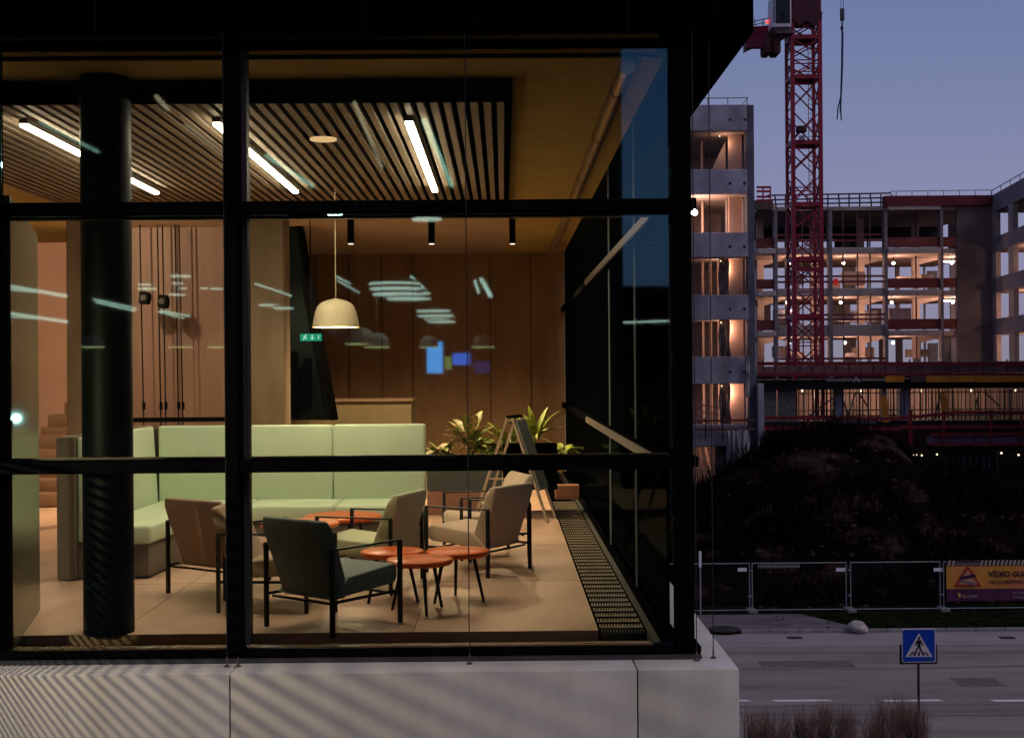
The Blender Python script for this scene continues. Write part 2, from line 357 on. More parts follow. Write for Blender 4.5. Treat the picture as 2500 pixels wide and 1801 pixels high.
MB().prism(tri(tx, tz, .5, .78), 'y', Yb - .032, Yb - .026).build('warning_triangle', RD, ban, bevel=.004, seg=1)
MB().prism(tri(tx, tz + .075, .35, .55), 'y', Yb - .036, Yb - .0325).build('triangle_face', mat('tri_face', (.50, .26, .12), .6), ban)
MB().prism([(tx - .30, tz + .36), (tx + .26, tz + .46), (tx + .30, tz + .34), (tx - .26, tz + .24)], 'y', Yb - .04, Yb - .0365).build('camera_emblem', DK, ban)
MB().prism([(tx - .20, tz + .28), (tx + .34, tz + .10), (tx + .30, tz + .02), (tx - .3, tz + .18)], 'y', Yb - .043, Yb - .0405).build('hand_emblem', mat('emblem_grey', (.25, .15, .14), .6), ban)

# marker post between the ledge and fence
Ym = yf - 1.2
mp_ = thing('marker_post', 'thin white topped marker post beside the black corner post', 'post', (X(1551, Ym, 1340), Ym, .1))
x = X(1551, Ym, 1280); MB().tube((x, Ym, .1), (x, Ym, Zp(1250, Ym, 1551)), .03, 8).build('pole', GALV, mp_, smooth=True)
MB().box(x - .045, x + .045, Ym - .03, Ym + .01, Zp(1256, Ym, 1551), Zp(1220, Ym, 1551)).build('white_plate', WHITE, mp_)

# ------------------------------------------------------------------ pedestrian crossing sign
Ys = 32.2; sc = at(2035, 1429, Ys); zc = sc.z; sx_ = sc.x; hw = .415
sg = thing('crossing_sign', 'blue square pedestrian crossing sign on a thin dark pole by the road', 'road sign', (sx_, Ys, 0))
BL = mat('sign_blue', (.006, .055, .42), .35, var=.08); WS = mat('sign_white', (.68, .62, .60), .4); BK = mat('sign_black', (.008, .008, .008), .5)
def rsq(h, r, n=6):
    p = []
    for (cx, cz, a0) in ((h - r, h - r, 0), (-h + r, h - r, PI / 2), (-h + r, -h + r, PI), (h - r, -h + r, 1.5 * PI)):
        for k in range(n + 1): a = a0 + PI / 2 * k / n; p.append((sx_ + cx + r * math.cos(a), zc + cz + r * math.sin(a)))
    return p
MB().prism(rsq(hw, .05), 'y', Ys, Ys + .03).build('border', WS, sg)
MB().prism(rsq(hw - .022, .035), 'y', Ys - .005, Ys - .001).build('plate', BL, sg)
def P2(u, v): return (sx_ + u, zc + v)
tw, tb, th = .335, -.275, .315
MB().prism([P2(-tw, tb), P2(tw, tb), P2(0, th)], 'y', Ys - .010, Ys - .006).build('triangle', WS, sg)
y0, y1 = Ys - .015, Ys - .011
for k, (u, w) in enumerate(((-.225, .05), (-.115, .045), (0, .045), (.115, .045), (.225, .05))):
    lean = -u * .35; MB().prism([P2(u - w / 2, tb + .03), P2(u + w / 2, tb + .03), P2(u + w / 2 * .8 + lean, tb + .125), P2(u - w / 2 * .8 + lean, tb + .125)], 'y', y0, y1).build('zebra_bar', BK, sg)
y0, y1 = Ys - .020, Ys - .016
fg = MB(); n = 14; fg.prism([P2(.01 + .03 * math.cos(2 * PI * k / n), .185 + .03 * math.sin(2 * PI * k / n)) for k in range(n)], 'y', y0, y1)
fg.prism([P2(-.045, .14), P2(.045, .14), P2(.035, -.01), P2(-.03, -.01)], 'y', y0 + .0005, y1)
fg.prism([P2(-.045, .14), P2(-.02, .12), P2(-.065, .04), P2(-.09, -.0), P2(-.105, .01), P2(-.085, .06)], 'y', y0 - .0005, y1)
fg.prism([P2(.045, .14), P2(.03, .11), P2(.075, .03), P2(.105, .0), P2(.115, .012), P2(.09, .06)], 'y', y0 - .001, y1)
fg.prism([P2(-.03, -.01), P2(.01, -.01), P2(-.045, -.12), P2(-.115, -.215), P2(-.14, -.2), P2(-.075, -.11)], 'y', y0 - .0015, y1)
fg.prism([P2(.0, -.01), P2(.037, -.01), P2(.065, -.11), P2(.13, -.2), P2(.115, -.22), P2(.035, -.125)], 'y', y0 - .002, y1)
fg.build('walking_figure', BK, sg)
PG = mat('pole_grey', (.03, .035, .045), .5, metal=.3, var=.2)
MB().box(sx_ - hw - .05, sx_ + hw + .05, Ys + .032, Ys + .045, zc - hw - .05, zc + .02).build('backing_plate', mat('plate_back', (.035, .035, .04), .6), sg)
MB().tube((sx_ + .01, Ys + .08, 0), (sx_ + .01, Ys + .08, zc + .3), .032, 12).build('pole', PG, sg, smooth=True)
MB().box(sx_ + .13, sx_ + .32, Ys - .009, Ys - .006, zc - hw + .03, zc - hw + .065).build('sticker', mat('sticker', (.01, .10, .16), .5), sg)

# ================================================================== CONCRETE TOWER
Yt = 69.0
tx0, tx1 = X(1500, Yt), X(1675, Yt); zy = lambda y: at(1600, y, Yt).z
tw_ = thing('concrete_tower', 'raw concrete tower end with open lit storeys beside the black corner', 'building', (tx0, Yt, 0))
bands = [(232, 290), (375, 430), (515, 570), (653, 708), (790, 850), (940, 988), (1078, 1210)]
xo = X(1659, Yt)
for a, b in bands:
    MB().box(tx0, xo - .01, Yt, Yt + .35, zy(b), zy(a)).build('spandrel', CONC, tw_, bevel=.03, seg=1)
    if b < 1100:
        MB().box(tx0, tx1 - .05, Yt + .36, Yt + 9, zy(b) + .02, zy(b) + .32).build('slab', WARM, tw_)
        for px_ in (1617, 1649) if a > 300 else (1617, 1650):
            c = at(px_, (a + b) / 2 + 4, Yt); MB().tube((c.x, Yt - .004, c.z), (c.x, Yt + .02, c.z), .09, 10).build('tie_hole', mat('tie_hole', (.05, .045, .06), .9), tw_)
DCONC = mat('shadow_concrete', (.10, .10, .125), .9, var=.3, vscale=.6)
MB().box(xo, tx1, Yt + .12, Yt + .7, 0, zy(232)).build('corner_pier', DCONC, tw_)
MB().box(tx1 - .3, tx1, Yt + .72, Yt + 9, 0, zy(234)).build('side_wall', CONC, tw_)
MB().box(tx0, tx1, Yt + 9, Yt + 9.3, 0, zy(234)).build('rear_wall', WARM, tw_)
MB().box(X(1675, Yt), X(1689, Yt), Yt - .3, Yt + .25, 0, zy(850)).build('buttress', CONC, tw_, bevel=.03, seg=1)
SHEET = mat('grey_plastic_sheet', (.30, .24, .22), .6, var=.3, vscale=2, stretch=(4, 4, .4))
PART = mat('ply_partition', (.60, .40, .30), .85, var=.12, vscale=.8)
def drape(x0, x1, y, z0, z1, amp=.12, n=40, seed=1, m=SHEET, par=None, name='plastic_sheet', taper=0):
    mb = MB(); r = random.Random(seed); ph = r.uniform(0, 6); vs = []; N = 8
    for j in range(N + 1):
        t = j / N
        for i in range(n + 1):
            u = i / n; xx = x0 + (x1 - x0) * (u + (taper * (u - .5) * (1 - t)))
            vs.append((xx + .03 * math.sin(9 * t + u * 20), y + amp * math.sin(u * n * .7 + ph) * (.5 + .5 * (1 - t)) + .05 * math.sin(u * 31 + t * 4), z0 + (z1 - z0) * t + .04 * math.sin(u * 17 + ph) * (1 - t)))
    k0 = len(vs); vs += [(a, b + .02, c) for a, b, c in vs]
    for j in range(N):
        for i in range(n):
            k = j * (n + 1) + i; mb.f += [(k, k + 1, k + n + 2, k + n + 1), (k0 + k, k0 + k + n + 1, k0 + k + n + 2, k0 + k + 1)]
    mb.v = vs; return mb.build(name, m, par, smooth=True)
openings = [(290, 375, 5, .5), (430, 515, 75, 1), (570, 653, 32, 1), (708, 790, 30, 1), (850, 940, 42, 1), (988, 1078, 55, 1)]
for i, (a, b, pw, q) in enumerate(openings):
    z0, z1 = zy(b) + .01, zy(a)
    if i < 5:
        MB().box(X(1627, Yt), X(1657, Yt), Yt + 1.3, Yt + 1.5, z0 - .4, z1 + .3).build('partition', PART, tw_)
        for px_ in (1556, 1573, 1590)[:3 if i in (2, 3, 4) else 1]:
            x = X(px_, Yt + 3); MB().box(x, x + .12, Yt + 3, Yt + 3.12, z0 - .3, z1 + .3).build('stud', mat('pale_stud', (.5, .36, .28), .8), tw_)
    if i in (2, 3, 4): drape(X(1600, Yt), X(1624, Yt), Yt + 1.0, z0, z1 + .1, seed=i, par=tw_)
    if i == 0: MB().prism([(X(1588, Yt), z0), (X(1625, Yt), z0), (X(1625, Yt), z1 - .2)], 'y', Yt + 2.0, Yt + 2.2).build('stair_flank', WARM, tw_)
    if i == 1: MB().box(X(1612, Yt + 1.8), X(1622, Yt + 1.8), Yt + 1.8, Yt + 2.2, z0 - .4, z1 + .2).build('pillar', CONC2, tw_)
    by = Yt + .9; bx = X(1541 if i == 1 else 1598, by); bz = z1 - .85 if i == 1 else z1 - .12
    lt = thing('work_light', ['weak lamp added under the top slab of the concrete tower', 'brilliant white work lamp in the tower storey level with the upper transom', 'warm work lamp in the third storey from the top of the tower', 'warm work lamp in the fourth storey from the top of the tower', 'warm work lamp in the tower storey with slanting pink rails', 'warm work lamp in the lowest lit storey of the tower'][i], 'work light', (bx, by, bz), group='work lights in the concrete tower')  # the weak top lamp is added to brighten an unlit storey
    MB().ball((bx, by, bz), .17 if i == 1 else .035, 12, 8).build('bulb', emis('bulb_hot', (1, .85, .7), 22) if i == 1 else emis('bulb_warm', (1, .7, .4), 3), lt, smooth=True)
    MB().tube((bx, by, bz + .15), (bx, by, bz + .5), .012, 6).build('cord', BLACK, lt)
    lamp((bx + .3, by + .2, bz - .35), pw * 3.2, WARMLAMP, lt, .15)
# slanting rails and props in the fifth storey, ladder work in the lowest one
PR = mat('pink_rail', (.40, .14, .12), .7)
for k in range(3):
    MB().bar(at(1537, 893 + 17 * k, Yt + .6), at(1592, 903 + 15 * k, Yt + .6), .08).build('site_rail', PR, tw_)
for px_ in (1546, 1568): MB().bar(at(px_, 880, Yt + .6), at(px_ + 2, 935, Yt + .6), .07).build('rail_post', PR, tw_)
for a, b in ((945, 952), (958, 966)): pass
MB().bar(at(1537, 932, Yt - .25), at(1672, 930, Yt - .25), .10).build('guard_rail', REDWOOD, tw_)
MB().bar(at(1537, 951, Yt - .25), at(1672, 950, Yt - .25), .10).build('guard_rail', REDWOOD, tw_)
for px_ in (1562, 1600, 1656): MB().bar(at(px_, 925, Yt - .3), at(px_ + 1, 975, Yt - .3), .05).build('guard_post', BLACK, tw_)
MB().box(X(1586, Yt), X(1660, Yt), Yt + .45, Yt + .6, 0, zy(985)).build('closed_panel', mat('grey_panel', (.13, .11, .11), .9, var=.3), tw_)
for a, b in (((1548, 990), (1560, 1070)), ((1562, 990), (1578, 1068))): MB().bar(at(*a, Yt + 1.2), at(*b, Yt + 1.2), .14).build('prop', mat('pale_stud', (.5, .36, .28), .8), tw_)
drape(X(1605, Yt), X(1655, Yt), Yt - .5, zy(1060), zy(952), amp=.1, seed=9, m=mat('milky_sheet', (.36, .35, .36), .5, var=.3, vscale=1.5, stretch=(3, 3, .5)), par=tw_)
drape(X(1628, Yt), X(1640, Yt), Yt - .9, zy(1110), zy(950), amp=.06, n=14, seed=10, m=mat('milky_sheet', (.4, .38, .38), .5), par=tw_, taper=.8)
drape(X(1649, Yt), X(1658, Yt), Yt - .25, zy(880), zy(790), amp=.04, n=8, seed=11, m=mat('milky_sheet', (.4, .38, .38), .5), par=tw_)
# roof rail
for px_ in (1568, 1612, 1655): MB().bar(at(px_, 232, Yt + .5), at(px_, 217, Yt + .5), .05).build('rail_post', GALV, tw_)
MB().bar(at(1530, 218, Yt + .5), at(1657, 217, Yt + .5), .05).build('roof_rail', GALV, tw_)
MB().bar(at(1655, 217, Yt + .5), at(1645, 232, Yt + .5), .04).build('rail_brace', GALV, tw_)

# ================================================================== FAR CONSTRUCTION SHELL
Yb_ = 106.0; D = 14.0
zb_ = lambda y: at(1950, y, Yb_).z
xb_ = lambda px: X(px, Yb_, 650)
sh = thing('unfinished_building', 'unfinished concrete frame building with warm lit open floors behind the red crane', 'building', (xb_(1676), Yb_, 0))
bays = [(1676, 1714), (1721, 1834), (1842, 1957), (1964, 2081), (2087, 2118)]
cols = [(1714, 1721), (1834, 1842), (1957, 1964), (2081, 2087)]
st = [(467, 547), (562, 637), (655, 718), (744, 800)]     # open heights of the four storeys, left half
slab_y = [(458, 467), (548, 562), (638, 655), (719, 744), (800, 830)]
x0_, x1_ = xb_(1676), xb_(2197)
for i, (a, b) in enumerate(slab_y):
    MB().box(x0_, x1_ - .05, Yb_ + .0, Yb_ + D, zb_(b), zb_(b) + .38).build('floor_slab', mat('slab_soffit', (.40, .31, .27), .9, var=.25, vscale=.3), sh)
    MB().box(xb_(1721), xb_(1957), Yb_ - .22, Yb_ - .002, zb_(b), zb_(a)).build('edge_beam', CONC2, sh, bevel=.04, seg=1)
    MB().box(xb_(1676), xb_(1716), Yb_ - .52, Yb_ - .005, zb_(b), zb_(b - 12)).build('edge_beam', mat('pale_lintel', (.42, .35, .33), .9, var=.2), sh, bevel=.04, seg=1)
    MB().box(xb_(1964), xb_(2081), Yb_ - .52, Yb_ - .005, zb_(b), zb_(b - 12)).build('edge_beam', mat('pale_lintel', (.42, .35, .33), .9, var=.2), sh, bevel=.04, seg=1)
for (a, b) in cols:
    MB().box(xb_(a), xb_(b), Yb_ - .35, Yb_ + .35, 0, zb_(462)).build('column', mat('dim_column', (.19, .165, .175), .9, var=.25), sh)
for a, b in ((1836, 1844),): pass
for yy in ((526, 548), (617, 638), (707, 730)):
    for a, b in ((1964, 2081), (2087, 2118), (1676, 1716)):
        MB().box(xb_(a), xb_(b), Yb_ - .12, Yb_ + .12, zb_(yy[1]), zb_(yy[0])).build('formwork_panel', REDWOOD, sh)
MB().box(xb_(1957), xb_(2197), Yb_ - .6, Yb_ + .2, zb_(458), zb_(436)).build('parapet_formwork', mat('dark_red_form', (.12, .018, .028), .8, var=.3, vscale=.5), sh)
# inner columns (warm), back wall with sky gaps
Yk = Yb_ + D
for k, px_ in enumerate((1683, 1803, 1906, 2028)):
    for j, (a, b) in enumerate(st):
        x = X(px_ - 4, Yb_ + 5); MB().box(x, x + .55, Yb_ + 5, Yb_ + 5.5, zb_(b) + .2, zb_(a) + .6).build('inner_column', WARM, sh)
        if j in (1, 2, 3) and px_ in (1906, 2028, 1683): MB().prism([(x + .56, zb_(a) - .5), (x + .56, zb_(a) + .3), (x + 3.6, zb_(a) + .3)], 'y', Yb_ + 5.05, Yb_ + 5.4).build('haunch', WARM, sh)
px_list = [1683, 1766, 1812, 1877, 1925, 1990, 2050, 2113]
for k, px_ in enumerate(px_list):
    w = (.6, .5, .3, .62, .12, .36, .12, .5)[k]; x = X(px_, Yk); MB().box(x - w / 2, x + w / 2, Yk, Yk + .3, 0, zb_(440)).build('rear_pier', CONC2, sh)
for j, (a, b) in enumerate(slab_y): MB().box(x0_, x1_, Yk - .02, Yk + .4, zb_(b) + .01, zb_(b) + .5).build('rear_beam', CONC2, sh)
SHT = mat('rear_sheeting', (.30, .265, .26), .8, c2=(.20, .18, .185), vscale=.35, stretch=(1, 1, .4))
for j, (a, b) in enumerate(st):
    if not j: continue
    for (c, d) in ((1691, 1708), (1724, 1744), (1845, 1868), (1884, 1897), (1930, 1954), (1966, 1984), (1996, 2019), (2055, 2078), (2090, 2106)):
        if (c * 7 + j * 5) % 11 < 5: MB().box(X(c, Yk + .5), X(d, Yk + .5), Yk + .5, Yk + .54, zb_(b), zb_(a) + (.2 if (c + j) % 2 else -.35)).build('rear_sheet', SHT, sh)
for k in range(16):
    r_ = random.Random(k); j = 1 + k % 3; a, b = st[j]; x = xb_(r_.choice((1730, 1760, 1850, 1890, 1940, 1975, 2010, 2060)) + r_.uniform(-6, 6)); w = r_.uniform(.6, 2.2); y_ = Yb_ + r_.uniform(1, 8)
    MB().box(x, x + w, y_, y_ + .8, zb_(b) + .38, zb_(b) + .38 + r_.uniform(.3, 1.1)).build('stacked_material', (WARM, CONC, CONC2)[k % 3], sh)
GREYW = mat('hazy_rear_panel', (.22, .19, .19), .9, var=.3, vscale=.3)
for a, b in ((1948, 1960), (1985, 2000), (2024, 2040)): MB().box(X(a, Yk - .5), X(b, Yk - .5), Yk - .5, Yk - .3, zb_(800), zb_(744) + .3).build('rear_panel', GREYW, sh)
# blank wall and balcony railings
MB().box(xb_(2118), xb_(2197), Yb_ - .2, Yb_ + .2, 0, zb_(458) - .01).build('blank_wall', mat('stained_wall', (.19, .15, .145), .95, c2=(.08, .063, .065), vscale=.16, bump=.2, bscale=4), sh)
MB().box(x0_, xb_(1721), Yb_ - .1, Yb_ + .3, zb_(467) + .4, zb_(455)).build('parapet', CONC2, sh)
for j, (a, b) in enumerate(st):
    for (c, d) in ((1721, 1834), (1842, 1957)):
        for t in (.66, .82) if j < 3 else (.88,):
            yy = a + (b - a) * t; MB().bar((xb_(c), Yb_ - .12, zb_(yy)), (xb_(d), Yb_ - .12, zb_(yy)), .13, .16).build('balcony_rail', REDWOOD, sh)
        for u in (.22, .5, .74):
            x = xb_(c + (d - c) * u); MB().bar((x, Yb_ - .05, zb_(b)), (x, Yb_ - .05, zb_(a)), .10).build('prop', mat('rusty_prop', (.10, .06, .06), .8), sh)
    for u in (1752, 2046): MB().bar((xb_(u), Yb_ + 2, zb_(b)), (xb_(u), Yb_ + 2, zb_(a) + .2), .12).build('prop', mat('rusty_prop', (.10, .06, .06), .8), sh)
# top floor: dark unlit infill panels at the back
for a, b in ((1676, 1700), (1850, 1866), (1884, 1900), (1903, 1912), (1985, 1995), (2022, 2036), (2102, 2118)): MB().box(X(a, Yk - 1), X(b, Yk - 1), Yk - 1.2, Yk - 1, zb_(547), zb_(467) + .4).build('infill_panel', mat('dark_infill', (.03, .022, .028), .9), sh)
MB().box(x0_, x1_, Yk - 1.6, Yk - 1.4, zb_(496), zb_(467) + .4).build('infill_panel', mat('dark_infill', (.03, .022, .028), .9), sh)
# roof guard rail
for yy in (432, 442, 452): MB().bar(at(1700, yy + 1, Yb_), at(1974, yy - 4, Yb_), .09, .12).build('roof_rail', mat('dusk_rail', (.06, .05, .07), .7), sh)
for k in range(12): px_ = 1716 + k * 23.5; MB().bar(at(px_, 431, Yb_), at(px_ + (3 if k % 3 == 0 else 0), 459, Yb_), .1).build('rail_post', mat('dusk_rail', (.06, .05, .07), .7), sh)
MB().bar(at(1970, 424, Yb_), at(2196, 421, Yb_), .06).build('roof_rail', GALV, sh)
for k in range(7): px_ = 1985 + k * 35; MB().bar(at(px_, 423, Yb_), at(px_, 437, Yb_), .05).build('rail_post', GALV, sh)
# red scaffold bracket at the left end
for yy in (415, 424, 436, 444): MB().bar(at(1676, yy, Yb_ - 2), at(1706, yy, Yb_ - 2), .16).build('scaffold_beam', RED, sh)
for px_ in (1690, 1706): MB().bar(at(px_, 412, Yb_ - 2), at(px_, 446, Yb_ - 2), .1).build('scaffold_post', RED, sh)
MB().box(X(1676, Yb_ - 1), X(1714, Yb_ - 1), Yb_ - 1.2, Yb_ - .6, at(1690, 468, Yb_).z, at(1690, 447, Yb_).z).build('scaffold_deck', mat('dull_beam', (.12, .08, .07), .9, var=.3), sh)

# right wing coming forward
wg = thing('building_wing', 'grey wing of the construction site running forward at the right edge', 'building', (xb_(2197), Yb_ - .3, 0))
A = at(2197, 433, Yb_ - .3); Bx = A.x - 1.3; By = 96.0
def wp(t, py): # point on wing line, t=0 at the far corner, t=1 at By ; py = pixel row at the far corner
    z = at(2197, py, Yb_ - .3).z; return Vector((A.x + (Bx - A.x) * t, A.y + (By - A.y) * t, z))
def wquad(t0, t1, ya, yb, th, name, m, back=0):
    a0, a1, b0, b1 = wp(t0, yb), wp(t1, yb), wp(t0, ya), wp(t1, ya); n = Vector((1, 0, 0)); k = n * back
    return MB().add([a0 + k, a1 + k, b1 + k, b0 + k, a0 + k + n * th, a1 + k + n * th, b1 + k + n * th, b0 + k + n * th], [(0, 1, 2, 3), (7, 6, 5, 4), (0, 4, 5, 1), (1, 5, 6, 2), (2, 6, 7, 3), (3, 7, 4, 0)]).build(name, m, wg)
rows = [(433, 472), (528, 560), (617, 650), (707, 742), (800, 840)]
WGC = mat('wing_concrete', (.27, .24, .26), .9, c2=(.16, .14, .155), vscale=.25)
for a, b in rows:
    wquad(0, 3, a, b, .4, 'spandrel', WGC)
    z = wp(0, b).z; MB().add([wp(0, b) + Vector((.42, 0, 0)), wp(3, b) + Vector((.42, 0, 0)), wp(3, b) + Vector((8, 0, 0)), wp(0, b) + Vector((8, 0, 0)), wp(0, b - 7) + Vector((.42, 0, 0)), wp(3, b - 7) + Vector((.42, 0, 0)), wp(3, b - 7) + Vector((8, 0, 0)), wp(0, b - 7) + Vector((8, 0, 0))], [(3, 2, 1, 0), (4, 5, 6, 7), (0, 1, 5, 4), (1, 2, 6, 5), (2, 3, 7, 6), (3, 0, 4, 7)]).build('slab', WARM, wg)
for j, (a, b) in enumerate(((472, 528), (560, 617), (650, 707), (742, 800))):
    for t0, t1 in ((0, .12), (.52, .68), (1.05, 1.2), (1.7, 1.85)): wquad(t0, t1, a - 1, b + 1, .38, 'pier', WARM if j else CONC2, .01)
    for t0, t1 in ((.1, .2), (.58, .7), (1.2, 1.4)): wquad(t0, t1, a - 1, b + 1, .3, 'rear_pier', WARM, 7.5)
for k in range(4): MB().bar(wp(k * .3, 423), wp(k * .3, 434), .05).build('rail_post', GALV, wg)
MB().bar(wp(0, 422), wp(1.2, 422), .06).build('roof_rail', GALV, wg)
wquad(-.2, 3, 840, 1060, .5, 'base_wall', WGC, .3)

# work lights inside the shell and the wing
def worklight(p, label, r=.12, pw=190, grp='work lights on the open floors of the unfinished building'):
    t = thing('work_light', label, 'work light', p, group=grp)
    MB().ball(p, r, 10, 6).build('bulb', emis('bulb_far', (1, .88, .74), 26), t, smooth=True)
    MB().tube((p.x, p.y, p.z + r), (p.x, p.y, p.z + r + .5), .02, 6).build('cord', BLACK, t)
    lamp((p.x + .35, p.y + .5, p.z - .35), pw, WARMLAMP, t, .2)
rowname = ['upper', 'middle', 'lower']; rowy = (583, 670, 759)
spots = [(1748, 0), (1868, 0), (1979, 0), (1744, 1), (1862, 1), (1975, 1), (1748, 2), (1871, 2), (1978, 2)]
where = {1748: 'left of the crane mast', 1744: 'left of the crane mast', 1868: 'just right of the crane mast', 1862: 'just right of the crane mast', 1871: 'just right of the crane mast', 1979: 'in the bay with red panels', 1975: 'in the bay with red panels', 1978: 'in the bay with red panels'}
for px_, r in spots: worklight(at(px_, rowy[r], Yb_ + 1.8), f'bare work light {where[px_]} on the {rowname[r]} lit floor')
for px_, r in ((2108, 0), (2110, 1)):
    worklight(at(px_, rowy[r] - 1, Yb_ + 3), f'bare work light in the narrow end bay on the {rowname[r]} lit floor', pw=300)
    p = at(2100, rowy[r] - 4, Yb_ + 1); t = thing('tube_light', f'white tube light in the narrow end bay on the {rowname[r]} lit floor', 'tube light', p)
    MB().box(p.x - .55, p.x + .55, p.y, p.y + .15, p.z - .07, p.z + .07).build('tube', emis('tube_white', (1, .9, .85), 5), t); MB().box(p.x - .6, p.x + .6, p.y, p.y + .15, p.z + .075, p.z + .16).build('housing', BLACK, t)
for r, (t_, py) in enumerate(((.75, 578), (.5, 665), (.5, 755))):
    p = wp(t_, py) + Vector((2.2, 0, 0)); worklight(p, f'bare work light on the {rowname[r]} lit floor of the right wing', r=.12, pw=200, grp='work lights in the right wing')

# ------------------------------------------------------------------ podium scaffold deck in front
Yd = 87.0
pd = thing('podium_deck', 'dark podium deck with red guard beams, props and yellow formwork below the crane', 'scaffold', (X(1680, Yd), Yd, 0))
DR = mat('deep_red_beam', (.16, .008, .01), .6, var=.3, vscale=.8)
def hb(ya, yb, p0, p1, Y, m, name, d=.25):
    a = at((p0 + p1) / 2, ya, Y).z; b = at((p0 + p1) / 2, yb, Y).z
    return MB().box(X(p0, Y, ya), X(p1, Y, ya), Y, Y + d, b, a).build(name, m, pd)
for p0, p1 in ((1678, 1820), (1822, 1965), (1967, 2110), (2112, 2330)):
    hb(801, 809, p0, p1, Yd, DR, 'guard_beam'); hb(826, 833, p0, p1, Yd, DR, 'guard_beam')
for k in range(24):
    px_ = 1690 + k * 27; hb(795 if k % 4 == 0 else 803, 842, px_, px_ + 2, Yd + .3, DR if k % 4 == 0 else mat('rusty_prop', (.10, .06, .06), .8), 'guard_post', .1)
hb(809, 826, 1678, 2330, Yd + .9, mat('pink_net', (.20, .10, .10), .9, var=.3, vscale=.8), 'toe_net', .05)
hb(840, 861, 1684, 2330, Yd + .5, mat('black_deck', (.012, .009, .010), .9), 'deck_edge', 12)
YF = mat('yellow_formwork', (.55, .20, .015), .7, var=.2, vscale=.7)
for a, b in ((1962, 2003), (2052, 2160), (2162, 2270), (2272, 2330)): hb(832, 846, a, b, Yd - .3, YF, 'yellow_panel', .2)
hb(831, 846, 2018, 2050, Yd - .3, mat('brown_panel', (.10, .045, .045), .8), 'brown_panel', .2)
MB().bar(at(1890, 846, Yd - .4), at(1896, 835, Yd - .4), .08).build('trestle_leg', GALV, pd); MB().bar(at(1903, 846, Yd - .4), at(1896, 835, Yd - .4), .08).build('trestle_leg', GALV, pd)
MB().bar(at(1830, 843, Yd - .4), at(1960, 842, Yd - .4), .05).build('pipe', GALV, pd)
# lit wall behind the prop forest
PB = mat('podium_back', (.42, .28, .25), .9, c2=(.13, .10, .10), vscale=.45, stretch=(1, 1, .3))
hb(858, 940, 1684, 2330, Yd + 11, PB, 'back_wall', .3)
hb(932, 1100, 1684, 2330, Yd + .6, mat('black_deck', (.012, .009, .010), .9), 'lower_deck', 11)
for a, b in ((1690, 1722), (1722, 1765)): hb(861, 935, a, b - 2, Yd + 1.0, mat('grey_panel', (.13, .11, .11), .9, var=.3), 'closed_panel', .1)
for px_, w in ((1852, 16), (1954, 10), (1992, 22), (2298, 20)): hb(858, 935, px_, px_ + w, Yd + 1.5, CONC, 'column', .8)
rnd = random.Random(11); STEEL = mat('prop_steel', (.045, .035, .035), .6)
px_ = 1768
while px_ < 2290:
    hb(861, 935, px_, px_ + rnd.choice((1.6, 2.4, 3.6)), Yd + rnd.uniform(1, 3), STEEL, 'steel_prop', .08); px_ += rnd.uniform(5, 12)
for yy in (868, 906, 918): hb(yy, yy + 2.4, 1768, 2290, Yd + 2, STEEL, 'steel_rail', .08)
for a, b in (((1780, 930), (1862, 868)), ((1862, 870), (1880, 925)), ((1896, 868), (1875, 925)), ((1900, 868), (1922, 900)), ((2085, 868), (2068, 930)), ((2180, 868), (2215, 900)), ((2168, 868), (2158, 910))): MB().bar(at(*a, Yd + 1.2), at(*b, Yd + 1.2), .09).build('brace', STEEL, pd)
for (a, b, c, d) in ((1952, 1966, 878, 935), (2086, 2098, 872, 925)):
    m = MB().prism([(X(a, Yd), at(a, c, Yd).z), (X(b - 3, Yd), at(a, c - 2, Yd).z), (X(b + 1, Yd), at(a, c + 8, Yd).z), (X(b + 4, Yd), at(a, d, Yd).z), (X(a + 6, Yd), at(a, d, Yd).z)], 'y', Yd + .2, Yd + .5); m.build('yellow_panel', YF, pd)
# guard rails in front, lower
Ye = 84.0
for (a, b, c, d) in ((1682, 1975, 925, 927), (1975, 2108, 928, 914), (2108, 2330, 913, 913), (1682, 1990, 949, 950), (1990, 2330, 946, 944), (2060, 2330, 962, 960), (2060, 2330, 984, 984)):
    MB().bar(at(a, c, Ye), at(b, d, Ye), .17, .2).build('guard_rail', DR, pd)
for px_ in (1690, 1790, 2014, 2018, 2090, 2195, 2262): MB().bar(at(px_, 908 if px_ > 1990 else 922, Ye), at(px_, 985, Ye), .14).build('guard_post', DR, pd)
hbm = mat('mauve_board', (.14, .095, .15), .8, var=.25, vscale=.6)
for a, b in ((2052, 2158), (2160, 2226), (2228, 2330)): hb(966, 982, a, b, Ye + .3, hbm, 'toe_board', .1)
hb(925, 938, 1850, 1940, Ye + .2, mat('stacked_tube', (.18, .2, .27), .4, var=.6, vscale=3, stretch=(.3, 1, 8)), 'stacked_tubes', .8)
hb(938, 1010, 1684, 2330, Ye + 1.6, mat('deep_red_net', (.028, .008, .010), .9, var=.4), 'net', .1)
hb(985, 1090, 2012, 2330, Ye + 1.5, mat('black_deck', (.012, .009, .010), .9), 'undercroft', .2)
for px_ in (1778, 1905, 2040, 2150, 2250):
    p = at(px_, 865, Yd + 8); t = thing('work_light', f'work lamp among the props under the podium deck, {dict([(1778, "below the crane mast"), (1905, "left of the slanted yellow board"), (2040, "between the two yellow boards"), (2150, "right of the yellow boards"), (2250, "nearest the right edge")])[px_]}', 'work light', p, group='work lamps under the podium deck')
    MB().ball(p, .1, 8, 6).build('bulb', emis('bulb_warm', (1, .7, .4), 3), t); lamp((p.x, p.y - .6, p.z - .3), 330 if px_ < 2100 else 70, (1, .62, .42), t, .3)
